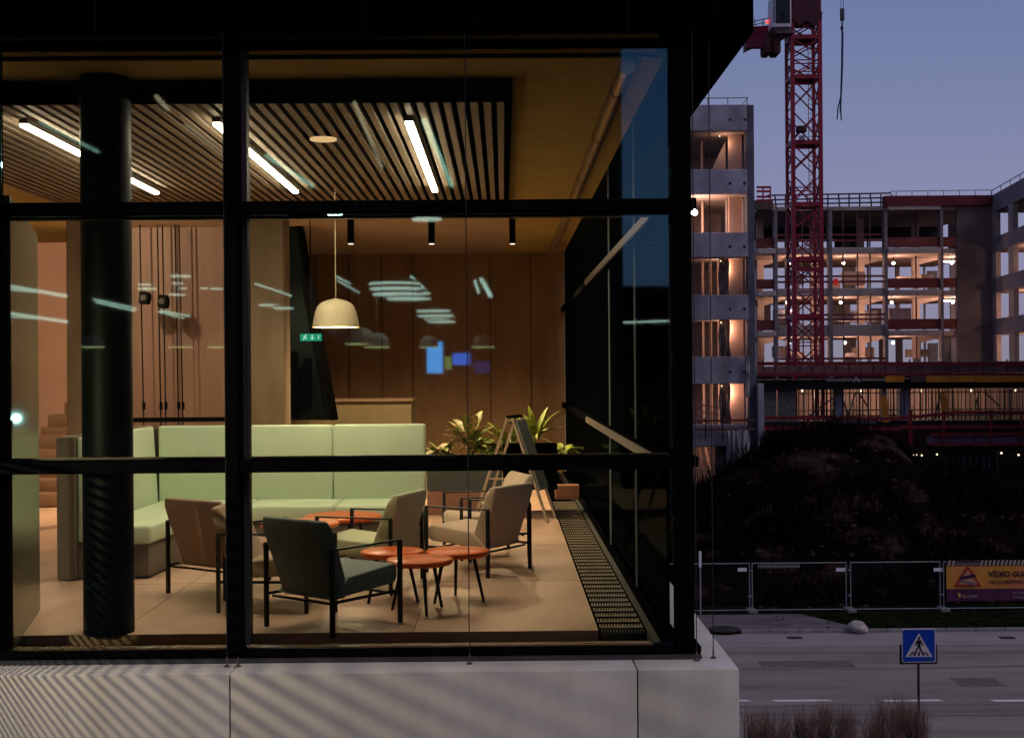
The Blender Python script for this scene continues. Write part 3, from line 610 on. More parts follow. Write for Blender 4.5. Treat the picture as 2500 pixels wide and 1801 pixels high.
for px_, py, wl_ in ((1990, 1007, 'leftmost, by the mound'), (2022, 1007, 'first of the close three'), (2031, 1007, 'middle of the close three'), (2042, 1008, 'last of the close three'), (2075, 1006, 'alone right of the close three'), (2218, 1003, 'left one of the far right pair'), (2256, 1007, 'right one of the far right pair')):
    p = at(px_, py, Ye + 1.2); t = tag(MB().ball(p, .055, 8, 6).build('festoon_bulb', emis('festoon', (1, .72, .45), 5)), 'small warm bulb under the lower guard rails, ' + wl_, 'bulb', group='bulbs in a row under the lower guard rails')
for k in range(9):
    px_ = 2096 + k * 14 + random.uniform(-4, 4); MB().bar(at(px_, 1012, Ye + .9), at(px_ + 1, 1012 + random.uniform(14, 50), Ye + .9), .06).build('pale_prop', mat('dim_prop', (.10, .09, .10), .7), pd)

# ================================================================== TOWER CRANE
Yc = 90.0
cl, cr_ = X(1757, Yc, 400), X(1818, Yc, 400); wd = cr_ - cl; cxm = (cl + cr_) / 2
cn = thing('tower_crane', 'red lattice tower crane with white cab rising behind the deck', 'crane', (cxm, Yc, 0))
CRD = mat('crane_red', (.28, .009, .032), .5, c2=(.18, .007, .022), vscale=1)
zt_ = at(1785, 36, Yc).z; zlow = at(1785, 842, Yc).z - 3
corners = [(cl, Yc), (cr_, Yc), (cr_, Yc + wd), (cl, Yc + wd)]
for cx, cy in corners: MB().bar((cx, cy, zlow - 8), (cx, cy, zt_), .26 if cy == Yc else .2).build('mast_leg', CRD, cn)
seam = [36, 82, 170, 315, 452, 573, 700, 829]
zs = [at(1785, y, Yc).z for y in seam]
def ring(z, w):
    for (a, b) in zip(corners, corners[1:] + corners[:1]): MB().bar((a[0], a[1], z), (b[0], b[1], z), w, w * 1.3).build('mast_frame', CRD, cn)
for k, z in enumerate(zs): ring(z, .22)
for z in [at(1785, y, Yc).z for y in (133, 141, 159, 415, 423, 432, 640, 646, 758, 766)]:
    MB().bar((cl, Yc, z), (cr_, Yc, z), .07).build('mast_strut', CRD, cn)
for z1, z0 in zip(zs, zs[1:]):
    h = z1 - z0; n = 1 if h < 2.5 else 2
    for q in range(n):
        a0 = z0 + h * q / n + .15; a1 = z0 + h * (q + 1) / n - .15; am = (a0 + a1) / 2
        for (a, b) in zip(corners, corners[1:] + corners[:1]):
            MB().bar((a[0], a[1], a0), (b[0], b[1], a1), .085).build('mast_brace', CRD, cn)
            MB().bar((b[0], b[1], a0), (a[0], a[1], a1), .085).build('mast_brace', CRD, cn)
lx = X(1801, Yc + .8)
for z1, z0 in zip(zs[1:], zs[2:]):
    ld = MB()
    for s in (-.18, .18): ld.bar((lx + s, Yc + .8, z0), (lx + s, Yc + .8, z1 - .2), .04)
    z = z0 + .2
    while z < z1 - .3: ld.bar((lx - .18, Yc + .8, z), (lx + .18, Yc + .8, z), .035); z += .32
    ld.build('ladder', CRD, cn)
    MB().box(cl + .2, cr_ - .2, Yc + .2, Yc + wd - .2, z1 - .05, z1).build('landing', mat('crane_dark', (.04, .006, .01), .7), cn)
# box, lamp on the mast
MB().box(X(1770, Yc - .2), X(1791, Yc - .2), Yc - .3, Yc + .3, at(1780, 294, Yc).z, at(1780, 280, Yc).z).build('hanging_box', mat('crane_dark', (.04, .006, .01), .7), cn, bevel=.05, seg=1)
MB().box(X(1776, Yc - .2), X(1786, Yc - .2), Yc - .3, Yc + .1, at(1780, 312, Yc).z, at(1780, 302, Yc).z).build('hanging_box', mat('cab_grey', (.2, .2, .22), .6), cn)
# climbing collar near the wing of the building
MB().bar(at(1757, 597, Yc - .2), at(1818, 597, Yc - .2), .25).build('collar', CRD, cn)
# slewing head, jib roots
zz = lambda y: at(1785, y, Yc).z
MB().prism([(cl - .1, zz(46)), (cr_ + .12, zz(46)), (cr_ + .15, zz(30)), (cr_ - .1, zz(20)), (cr_ + .1, zz(-8)), (cl - .1, zz(-8)), (cl + .1, zz(24)), (cl - .3, zz(34))], 'y', Yc - .2, Yc + wd + .2).build('slewing_head', mat('crane_dark_red', (.045, .004, .012), .6), cn)
MB().prism([(cl + .4, zz(60)), (cl + .8, zz(50)), (cr_ - .8, zz(50)), (cr_ - .35, zz(62)), (cr_ + .0, zz(44)), (cl, zz(44))], 'y', Yc - .25, Yc - .1).build('collar_arch', mat('crane_dark_red', (.045, .004, .012), .6), cn)
CW = mat('counter_jib', (.13, .008, .04), .6, var=.3)
zq = lambda px, y, Y=Yc - 1: at(px, y, Y)
MB().prism([(X(1660, Yc), zz(58)), (X(1752, Yc), zz(52)), (X(1752, Yc), zz(76)), (X(1730, Yc), zz(88)), (X(1720, Yc), zz(78)), (X(1660, Yc), zz(107))], 'y', Yc + .2, Yc + 1.4).build('counter_jib', CW, cn)
MB().box(X(1655, Yc), X(1702, Yc), Yc - .4, Yc + .1, zz(108), zz(62)).build('ballast_frame', CW, cn)
for a, b in ((1695, 1712), (1714, 1732)): MB().box(X(a, Yc), X(b, Yc), Yc - .6, Yc + 1.0, zz(122), zz(76)).build('counterweight', mat('ballast', (.09, .035, .035), .9, var=.3), cn, bevel=.15, seg=2)
for yy in (38, 46): MB().bar(zq(1662, yy + 12), zq(1712, yy), .05).build('walkway_rail', CW, cn)
for px_ in (1672, 1690, 1708): MB().bar(zq(px_, 60), zq(px_, 42), .05).build('rail_post', CW, cn)
# cab
c0, c1 = X(1710, Yc - 1), X(1753, Yc - 1); z0, z1 = at(1730, 68, Yc - 1).z, at(1730, 0, Yc - 1).z
cb = MB().box(c0, c1, Yc - 1.9, Yc - .5, z0, z1).build('cab', mat('cab_white', (.62, .6, .66), .5, var=.1), cn, bevel=.08)
MB().box(c0 + .25, c1 - .1, Yc - 1.93, Yc - 1.905, z0 + .25, z1 - .15).build('cab_window', mat('cab_glass', (.01, .012, .016), .15), cb, bevel=.01, seg=1)
MB().box(c0 + .08, c0 + .2, Yc - 1.93, Yc - 1.905, z0 + .3, z1 - .2).build('cab_window', mat('cab_side_glass', (.12, .15, .2), .2), cb)
MB().box(c0 + .55, c0 + .8, Yc - 1.96, Yc - 1.935, z0 + .35, z0 + .95).build('seat', mat('seat_black', (.004, .004, .004), .8), cb)
MB().prism([(c0 + .1, z0 - .0), (c1 - .05, z0), (c1 + .2, z0 - .35), (c0 + .35, z0 - .35)], 'y', Yc - 1.7, Yc - .5).build('cab_foot', mat('cab_shadow', (.10, .07, .09), .7), cb)
MB().ball(at(1699, 49, Yc - 1), .10, 10, 8).build('warning_lamp', emis('red_lamp', (1, .04, .03), 4), cn, smooth=True)
tag(MB().box(X(1847, Yb_ - .4), X(1858, Yb_ - .4), Yb_ - .45, Yb_ - .4, zb_(631), zb_(617)).build('warning_board', mat('red_board_glow', (.7, .03, .03), .6, emit=(1, .05, .05), es=.15)), 'small bright red board hung on the balcony rail right of the crane', 'board')  # brightness put into the board as a faint glow, no lamp
# jib overhead running to the right, above the frame, its hoist rope and hook
hx = X(1865, Yc, 100)
jb = thing('crane_hoist', 'hook block with paired blue slings hanging right of the crane mast', 'crane hook', (hx, Yc, at(1865, 60, Yc).z))
for s in (-.05, .12): MB().tube((hx + s, Yc, at(1865, 20, Yc).z), (hx + s * .6, Yc, at(1865, -180, Yc).z), .018, 6).build('hoist_rope', BLACK, jb)
MB().box(hx - .12, hx + .17, Yc - .1, Yc + .1, at(1865, 47, Yc).z, at(1865, 19, Yc).z).build('hook_block', mat('hook_grey', (.05, .05, .06), .5), jb, bevel=.06)
MB().tube((hx + .02, Yc, at(1865, 48, Yc).z), (hx + .02, Yc, at(1865, 62, Yc).z), .05, 8).build('swivel', BLACK, jb); MB().lathe([(.03, .2), (.1, .1), (.08, -.1), (.03, -.22)], (hx, Yc, at(1865, 64, Yc).z), 10).build('hook', BLACK, jb, smooth=True)
SL = mat('sling_blue', (.02, .05, .12), .6)
for dx1, dx2, yb2 in ((0, -13, 265), (2, -4, 267), (1, -6, 250)):
    MB().path([at(1865 + dx1, 70, Yc), at(1864 + dx1, 150, Yc), at(1862 + dx1 * .5, 215, Yc), at(1865 + dx2 * .7, 240, Yc), at(1867 + dx2, yb2, Yc)], .045, 6).build('sling', SL, jb)
# the jib itself (above the frame) that the ropes hang from
zj = at(1865, -180, Yc).z
jj = MB()
for (yy, zz_) in ((Yc - .6, zj), (Yc + .6, zj), (Yc, zj + 1.3)): jj.bar((cxm, yy, zz_), (cxm + 30, yy, zz_), .12)
for k in range(20):
    x = cxm + k * 1.5
    for yy in (Yc - .6, Yc + .6): jj.bar((x, yy, zj), (x + .75, Yc, zj + 1.3), .06); jj.bar((x + .75, Yc, zj + 1.3), (x + 1.5, yy, zj), .06)
jj.build('jib', CRD, cn)
jm = MB()
for cx, cy in corners: jm.bar((cx, cy, zt_), (cx, cy, zj), .2)
jm.build('head_frame', CRD, cn)

# black block added behind the side glazing to keep the view through it dark
Yx = 60.0
def xz(px, py): p = at(px, py, Yx); return (p.x, p.z)
tag(MB().prism([xz(1150, 300), xz(1512, 300), (xz(1512, 637)[0], 0), (xz(1150, 300)[0], 0)], 'y', Yx, Yx + 8).build('dark_backing', mat('black_backing', (.006, .006, .008), .9)), 'black block added behind the side glazing to darken the view through it', 'building')

# ================================================================== THE GLAZED BUILDING
YG = 8.30; YF_ = 8.15; YL = 7.85
fx = lambda px, y=817: at(px, y, YF_).x
fz = lambda py, px=800: at(px, py, YF_).z
ZL = fz(1461, 1134)              # top of the white ledge
CE = E + 2.0                     # ceiling
XR = 1.02                        # side glazing plane
bd = thing('glazed_building', 'black framed glazed building corner with lit lounge inside', 'building', (0, YF_, ZL))
# upper storey, black and overhanging
YU = 8.10
zu = at(1000, 75, YU).z; xu = at(1669, 60, YU).x; zh = E + 2.098
MB().box(-9, xu, YU, YU + .025, zu, zu + 4).build('upper_storey', BLACKMAT, bd)
MB().box(xu - .3, xu, YU + .027, 24.2, zu, zu + 4).build('upper_storey', BLACKMAT, bd)
MB().box(-9, xu - .302, YU + .027, 24.2, CE + .36, zu + 4).build('roof_slab', BLACKMAT, bd)
MB().box(XR + .11, xu - .302, YU + .027, 24.2, zu + .003, CE + .355).build('soffit', BLACKMAT, bd)
MB().box(-9, -8.01, YF_, 24.2, 0, CE + .35).build('party_wall', BLACKMAT, bd)
for px_ in (210, 800, 1390): x = at(px_, 40, YU).x; MB().box(x, x + .006, YU - .003, YU - .001, zu, zu + 4).build('panel_joint', mat('joint_black', (.0005, .0005, .0005), .9), bd)
MB().box(-9, xu, YU - .004, YU - .001, zu, zu + .006).build('drip_edge', mat('drip_grey', (.003, .003, .003), .8, spec=0), bd)
# white ledge panels
LW = mat('white_ledge', (.72, .69, .60), .6, c2=(.61, .575, .49), vscale=2.2, stretch=(1.6, 1, .5), bump=.05, bscale=60)
xe = at(1637, 1480, YL).x; j1 = at(507, 1560, YL).x; j2 = at(1411, 1560, YL).x
edges = [-9, j1 - 3.9, j1 - .004, j2 - .004]
g_ = .009
for a, b in ((-7.2, j1 - 2.0), (j1 - 2.0 + g_, j1), (j1 + g_, j2), (j2 + g_, xe)):
    MB().box(a, b, YL, YF_ + .12, ZL - 3.2, ZL).build('ledge_panel', LW, bd, bevel=.006)
ys = [YF_ + .12 + g_, on(1560, 1379, ZL).y, 15.0, 19.0, 23.0]
for a, b in zip(ys, ys[1:]): MB().box(XR + .05, xe, a, b - g_, ZL - 3.2, ZL).build('ledge_panel', LW, bd, bevel=.006)
MB().box(-7.2, xe - .02, YL + .06, 23, ZL - 3.25, ZL - .05).build('ledge_core', BLACKMAT, bd)
MB().box(-7.2, xe - .1, YL + .3, 23, 0, ZL - 3.2).build('lower_wall', mat('lower_wall', (.03, .04, .08), .8, var=.2), bd)
# frame: mullions, transoms
def fbox(px0, px1, py0, py1, y0, y1, name, m=BLACK, bev=.004):
    return MB().box(fx(px0), fx(px1), y0, y1, fz(py1), fz(py0)).build(name, m, bd, bevel=bev, seg=1)
mull = [(-60, -16), (497, 528), (1497, 1534)]
for a, b in mull: MB().box(fx(a), fx(b), YF_, YF_ + .20, ZL + .03, zh).build('mullion', BLACK, bd, bevel=.004, seg=1)
MB().box(fx(528) + .003, fx(541), YF_ + .13, YF_ + .22, ZL + .08, zh - .02).build('mullion_return', mat('return_grey', (.05, .045, .04), .5), bd)
MB().box(fx(490), fx(497) - .003, YF_ + .16, YF_ + .20, ZL + .08, zh - .02).build('mullion_return', mat('return_cream', (.42, .36, .24), .5), bd)
gaps = [(-16, 497), (528, 1497)]
zT = {}
for nm, (a, b) in (('u', (441, 466)), ('m', (1016, 1042))):
    z1, z0 = fz(a, 1134), fz(b, 1134); zT[nm] = (z0, z1)
    for p, q in gaps: MB().box(fx(p) + .002, fx(q) - .002, YF_ + .01, YF_ + .26, z0, z1).build('transom', BLACK, bd, bevel=.004, seg=1)
    for p, q in gaps: MB().box(fx(p) + .01, fx(q) - .01, YF_ + .262, YF_ + .32, z0 - .012, z0 + .03).build('transom_cap', mat('cap_brown', (.16, .12, .085), .5), bd)
    for p, q in gaps: MB().box(fx(p) + .01, fx(q) - .01, YF_ + .265, YF_ + .30, z1 - .02, z1 + .012).build('transom_cap', mat('cap_brown', (.16, .12, .085), .5), bd)
    # end cap running past the corner post, and the side transom
    MB().box(fx(1534) + .002, fx(1547), YF_ + .02, YF_ + .24, z0 + .01, z1 + .005).build('transom_end', BLACK, bd, bevel=.008)
    MB().box(XR - .03, XR + .13, YF_ + .32, 22.3, z0, z1).build('side_transom', BLACK, bd)
    MB().box(XR - .05, XR - .031, YF_ + .5, 15.5, z0 + .004, z1 - .004).build('side_transom_lit_face', mat('side_lit_face', (.22, .195, .175), .5, var=.1), bd)  # lamplight on the inner transom face put into a paler strip
# sill: dark foot under the glazing
MB().box(fx(-40), fx(1534), YF_ - .0, YF_ + .10, ZL + .028, fz(1438, 1134)).build('sill', BLACK, bd, bevel=.006, seg=1)
MB().box(fx(-40), fx(1548), YF_ - .03, YF_ + .3, ZL + .002, ZL + .026).build('sill_foot', mat('sill_foot', (.05, .05, .055), .5), bd)
MB().box(fx(1534) + .002, fx(1549), YF_, YF_ + .26, ZL + .028, fz(1434, 1134)).build('sill_end', BLACK, bd, bevel=.01)
# head with blind rails: three pale strips between black rails
hz = lambda y: at(1134, y, YG + .03).z
STR = mat('head_strip', (.80, .60, .25), .8, var=.1)
hq = lambda y, Y: E + (820 - y) / F * Y
MB().box(fx(-30), 1.0, YF_ + .07, YG + .06, CE + .10, CE + .12).build('head_strip', STR, bd)
for a, b in ((98, 105), (106, 120)):
    MB().prism([(8.345, hq(a, 8.345)), (8.40, hq(b, 8.40)), (8.42, hq(a, 8.345))], 'x', fx(-30), 1.0).build('head_strip', STR, bd)
for a, b in ((91, 98.5), (104, 107), (119, 125)):
    MB().box(fx(-30), 1.0, 8.318, 8.34, hq(b, 8.318), hq(a, 8.318)).build('blind_rail', BLACK, bd)
# glass
GL = glass('clear_glass', (.95, .965, .90), 1.72, (.26, .70, 1.0))
GS = glass('tinted_side_glass', (.12, .22, .30), 1.10, (.035, .05, .06))
rowsz = [(fz(1438, 1134), zT['m'][0]), (zT['m'][1], zT['u'][0]), (zT['u'][1], zh)]
for p, q in gaps:
    for z0, z1 in rowsz: MB().box(fx(p) + .005, fx(q) - .005, YG, YG + .012, z0 + .002, z1 - .002).build('glass_pane', GL, bd)
jy = [YG + .16, 10.4, 12.9, 22.2]
for a, b in zip(jy, jy[1:]):
    for z0, z1 in ((FL + .03, zT['m'][0]), (zT['m'][1], zT['u'][0]), (zT['u'][1], CE)): MB().box(XR + .03, XR + .045, a, b - .03, z0 + .002, z1 - .002).build('side_pane', GS, bd)
    MB().box(XR + .018, XR + .06, b - .018, b - .012, FL, CE).build('glass_joint', mat('joint_silver', (.35, .37, .33), .4), bd)
MB().box(XR - .02, XR + .1, YF_ + .3, 22.3, FL - .2, FL + .028).build('side_sill', BLACK, bd)

# interior shell
FLM = mat('warm_screed', (.66, .465, .345), .38, c2=(.50, .335, .235), vscale=1.9, stretch=(1, .6, 1), bump=.03, bscale=20, spec=.4)
gx0, gx1 = .625, .95
MB().box(-8, gx0, YG + .5, 24, FL - .15, FL).build('floor', FLM, bd)
MB().box(gx1, XR - .02, YG + .1, 24, FL - .15, FL).build('floor_edge', mat('edge_floor', (.05, .055, .06), .5), bd)
MB().box(-8, gx1, YG + .12, YG + .5 - .002, FL - .16, FL - .07).build('front_channel', mat('channel_dark', (.035, .02, .014), .6, var=.2), bd)
MB().box(-8, .93, YG + .03, YG + .115, FL - .15, FL + .005).build('inner_sill', mat('inner_sill', (.30, .20, .12), .6, var=.1), bd)
for x in (-2.62, -.62): MB().box(x, x + .005, YG + .5, 17, FL - .01, FL + .0008).build('floor_joint', mat('floor_joint', (.16, .10, .07), .8), bd)
for y in (10.9, 13.1): MB().box(-3.4, gx0, y, y + .008, FL - .01, FL + .0012).build('floor_joint', mat('floor_joint', (.16, .10, .07), .8), bd)
# trench grating
MB().box(gx0, gx1, YG + .5, 17.6, FL - .14, FL - .10).build('trench_tray', mat('tray_metal', (.02, .02, .02), .6, var=.15), bd)
gt = MB().box(gx0 + .001, gx0 + .014, YG + .5, 17.6, FL - .10, FL + .003).box(gx1 - .014, gx1 - .001, YG + .5, 17.6, FL - .10, FL + .003).build('grating', BLACK, bd)
y = YG + .52; n = 0
while y < 17.5 and n < 150:
    MB().box(gx0 + .015, gx1 - .015, y, y + .055, FL - .03, FL + .001).build('cross_bar', BLACK, gt); y += .205; n += 1
fb = MB(); k = 0
while k < 15: x = gx0 + .022 + k * .020; fb.box(x, x + .009, YG + .5, 17.5, FL - .025, FL - .001); k += 1
tag(fb.build('fine_bars', mat('bar_steel', (.42, .38, .30), .35, metal=.3), gt), kind='stuff')
# ceiling
CM = mat('ochre_plaster', (.42, .33, .13), .9, c2=(.35, .265, .09), vscale=2.2, bump=.1, bscale=25)
sx0, sx1 = -4.9, .045; sy0, sy1 = 8.99, 15.2
MB().box(-8, sx0, YG + .1, 24, CE, CE + .2).build('ceiling', CM, bd); MB().box(sx1 + .03, XR + .1, YG + .1, 24, CE, CE + .2).build('ceiling', CM, bd)
MB().box(sx0, sx1 + .03, YG + .1, sy0 - .03, CE, CE + .2).build('ceiling', CM, bd)
CM2 = mat('rear_plaster', (.36, .29, .22), .9, var=.1, vscale=1)
MB().box(sx0, sx1 + .03, sy1 + .03, 24, CE, CE + .2).build('ceiling', CM2, bd)
MB().box(sx0, sx1, sy0, sy1, CE + .25, CE + .3).build('plenum', BLACKMAT, bd)
zsl = at(800, 232, sy0 + .05).z
MB().box(sx0, sx1 + .03, sy0 - .03, sy0, zsl, CE + .25).build('baffle_border', BLACKMAT, bd)
MB().box(sx1, sx1 + .03, sy0, sy1, zsl, CE + .25).build('baffle_border', BLACKMAT, bd)
MB().box(sx0, sx1 + .03, sy1, sy1 + .03, zsl, CE + .25).build('baffle_border', BLACKMAT, bd)
baf = MB().box(sx0, sx1 - .02, sy0 + .3, sy0 + .33, CE + .02, CE + .05).box(sx0, sx1 - .02, 13, 13.03, CE + .02, CE + .05).build('baffle_ceiling', BLACK, bd)
SLM = mat('oak_slat', (.21, .165, .115), .6, var=.18, vscale=3, stretch=(8, .4, 8))
ycut = [sy0 + .015, at(800, 307, sy0).y * (E and 1), 0]
yj = 1.82 * F / 513
segs = [(sy0 + .012, yj), (yj + .015, 12.6), (12.615, sy1 - .01)]
x = sx1 - .075; n = 0; pitch = .0925; lampx = [X(900, 1) ]
meshes = {}
while x > sx0 and n < 54:
    for i, (a, b) in enumerate(segs):
        if i not in meshes: meshes[i] = MB().box(0, .05, a, b, zsl + .002, zsl + .05).build('slat', SLM, baf); o = meshes[i]; o.location = (x, 0, 0)
        else: o = meshes[i].copy(); COL.objects.link(o); o.location = (x, 0, 0)
    x -= pitch; n += 1
# walls
WOOD = mat('brown_wood_wall', (.27, .165, .075), .55, c2=(.20, .115, .05), vscale=1.2, stretch=(2, 2, .5), spec=.4)
WOOD2 = mat('rose_wood_wall', (.135, .088, .068), .6, c2=(.095, .06, .045), vscale=.7, stretch=(2.5, 2.5, .5))
MB().box(X(560, 22), XR + .1, 22.3, 22.5, FL, CE).build('back_wall', WOOD, bd)
for px_ in (700, 772, 845, 913, 1085, 1175): x = X(px_, 22.28); MB().box(x, x + .025, 22.28, 22.297, FL, CE).build('wall_joint', mat('joint_brown', (.12, .062, .028), .7), bd)
MB().box(X(172, 18), X(632, 18), 18.0, 18.2, FL, CE).build('wood_wall', WOOD2, bd)
MB().box(X(20, 20), X(172, 20) + .4, 20.0, 20.2, FL, CE).build('rose_wall', mat('rose_plaster', (.60, .38, .29), .8, var=.08, vscale=.8), bd)
MB().box(-8, -7.8, YG, 24, FL, CE).build('far_side_wall', WOOD2, bd)
MB().box(-8, XR + .1, 24, 24.2, FL, CE + .5).build('rear_wall', WOOD, bd)
PIL = mat('raw_pillar', (.34, .25, .165), .85, c2=(.25, .175, .10), vscale=1.4, stretch=(2, 2, .6), bump=.1, bscale=20)
MB().box(X(148, 15), X(182, 15), 15, 15.3, FL, CE).build('pilaster', PIL, bd, bevel=.01, seg=1)
MB().box(X(546, 14.6), X(629, 14.6), 14.6, 15.05, FL, CE - .001).build('pillar', PIL, bd, bevel=.012)
c = on(237, 1402, FL)
MB().tube((c.x, c.y + .05, FL), (c.x, c.y + .05, CE), X(292, c.y) - X(237, c.y), 40).build('round_column', mat('black_column', (.003, .0045, .0045), .5, spec=.15, var=.3, vscale=2), bd, smooth=True)
# angled fin at the left
a = on(30, 1438, FL); b_ = on(89, 1350, FL); zf = at(92, 520, b_.y).z
FIN = mat('olive_panel', (.20, .20, .12), .25, metal=.5, var=.2, vscale=.8, stretch=(1, 1, .4))
MB().add([(a.x, a.y, FL), (b_.x, b_.y, FL), (b_.x, b_.y, zf), (a.x, a.y, zf + .10), (a.x - .3, a.y, FL), (b_.x - .3, b_.y, FL), (b_.x - .3, b_.y, zf + .12), (a.x - .3, a.y, zf + .12)], [(0, 1, 2, 3), (7, 6, 5, 4), (0, 4, 5, 1), (1, 5, 6, 2), (2, 6, 7, 3), (3, 7, 4, 0)]).build('angled_fin', FIN, bd)
# solid slanted panel at the back, the stair void's darkness put into its colour
Yw = 18.02; wz = lambda px, py: (at(px, py, Yw).x, at(px, py, Yw).z)
MB().prism([wz(633, 500), wz(655, 490), wz(668, 502), wz(745, 930), wz(633, 930)], 'y', Yw, Yw + .25).build('slanted_void_panel', mat('void_shade', (.001, .002, .0025), .6, c2=(.003, .0075, .0085), vscale=.8, spec=.08), bd)
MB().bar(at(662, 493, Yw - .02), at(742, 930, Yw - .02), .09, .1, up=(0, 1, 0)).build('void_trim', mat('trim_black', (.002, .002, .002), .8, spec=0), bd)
for (p0, p1, q0, q1) in ((640, 660, 775, 920), (672, 690, 790, 900)): MB().box(X(p0, Yw - .1), X(p1, Yw - .1), Yw - .12, Yw - .05, Zp(q1, Yw), Zp(q0, Yw)).build('recess_patch', mat('recess_shade', (.001, .0015, .002), .8, spec=0), bd)  # recess shade put into black boxes standing before the panel
# duct pipe under ceiling along the side
p0 = at(1411, 118, 8.32 + .1); zpipe = E + 1.945; xp = .815
pp = MB().tube((xp, YG + .11, zpipe), (xp, 21, zpipe), .052, 20).build('duct_pipe', mat('galvanised_duct', (.42, .34, .26), .35, metal=.6, var=.1), bd, smooth=True)
for yy in (9.1, 10.9, 13.2, 16): MB().tube((xp, yy, zpipe), (xp, yy + .03, zpipe), .056, 20).build('pipe_collar', mat('collar', (.12, .10, .08), .4, metal=.5), pp, smooth=True)
# steps at the left
st_ = thing('seating_steps', 'brown timber seating steps at the far left behind the sofa', 'steps', (X(120, 17.4), 17.4, FL))
SM = mat('step_timber', (.20, .12, .07), .65, var=.15, vscale=2)
tops = [1093, 1061, 1030, 996, 963, 946, 919, 891]; lefts = [50, 56, 62, 70, 80, 88, 104, 141]
for k, (ty, lp) in enumerate(zip(tops, lefts)):
    bt = tops[k - 1] + 1.5 if k else 1122; yy = 17.2 + k * .28 if k < 5 else 18.6 + (k - 5) * .3
    MB().box(X(lp, yy), X(200, yy), yy, yy + .6, at(120, bt, yy).z, at(120, ty, yy).z).build('step', SM, st_, bevel=.02)
# railing behind the sofa, hanging cables
MB().box(X(293, 17), X(546, 17), 17, 17.05, Zp(934, 17, 420), Zp(924, 17, 420)).build('dado_rail', BLACK, bd)
cabl = [(312, 319), (351, 357), (362, 368), (390, 396), (399, 406)]
for i, (pa, pb) in enumerate(cabl):
    Yq = 17.7; t = thing('hanging_cable', ['leftmost of the black cables hanging before the rose wood wall', 'second black cable from the left before the rose wood wall', 'middle one of the five hanging black cables', 'fourth black cable from the left before the rose wood wall', 'rightmost of the black cables hanging before the rose wood wall'][i], 'cable', at(pa, 560, Yq), group='black cables before the rose wood wall')
    MB().tube((X(pb, Yq), Yq, FL + .2), (X(pa, Yq), Yq, CE), .009, 6).build('cord', BLACK, t)
    zc2 = Zp(924 - 22, Yq, 340); xx = X(pb - 1, Yq); MB().tube((xx, Yq, zc2 - .03), (xx, Yq, zc2 + .07), .022, 8).build('weight', BLACK, t)
for i, (px_, py, w, h) in enumerate(((321, 660, 22, 28), (362, 668, 22, 30))):
    Yq = 17.5; c = at(px_, py, Yq); t = thing('wall_speaker', ['black loudspeaker hanging on the leftmost cable', 'black loudspeaker hanging between the middle cables'][i], 'speaker', c)
    ww = w / F * Yq / 2; hh = h / F * Yq / 2
    MB().prism([(c.x - ww, c.z - hh * .7), (c.x - ww * .6, c.z - hh), (c.x + ww * .7, c.z - hh), (c.x + ww, c.z - hh * .3), (c.x + ww, c.z + hh * .6), (c.x + ww * .5, c.z + hh), (c.x - ww * .8, c.z + hh)], 'y', Yq - .08, Yq + .08).build('cabinet', BLACK, t, bevel=.01, seg=1)
    MB().tube((c.x, Yq - .085, c.z), (c.x, Yq - .095, c.z), ww * .6, 14).build('cone', mat('cone_grey', (.02, .02, .02), .6), t)

# ------------------------------------------------------------------ external blind cables with pins on ledge
for i, (pt, pb, pyb, yy, lab) in enumerate(((494, 503, 1476, 8.0, 'thin cable just left of the mullion, pinned to the ledge joint'), (None, 527, 1476, 8.0, 'short pin right of the ledge joint below the mullion'), (1020, 1040, 1470, 8.0, 'thin cable crossing the middle of the wide pane'), (1528, 1543, 1463, 8.02, 'thin cable at the front of the black corner post'), (1562, 1580, 1457, 8.2, 'thin cable on the open side right of the black corner post'))):
    p = on(pb, pyb, ZL)
    t = thing('guide_cable', lab, 'cable', p, group='blind guide cables pinned to the ledge')
    if pt: MB().tube((p.x, p.y, ZL), (p.x, p.y, zu - .001), .0032, 6).build('cable', mat('cable_dark', (.02, .02, .022), .5), t)
    MB().lathe([(.020, 0), (.018, .006), (.006, .012), (.006, .05), (.003, .06)], (p.x, p.y, ZL + .001), 12).build('pin', mat('pin_steel', (.14, .11, .09), .5, metal=.6), t, smooth=True)

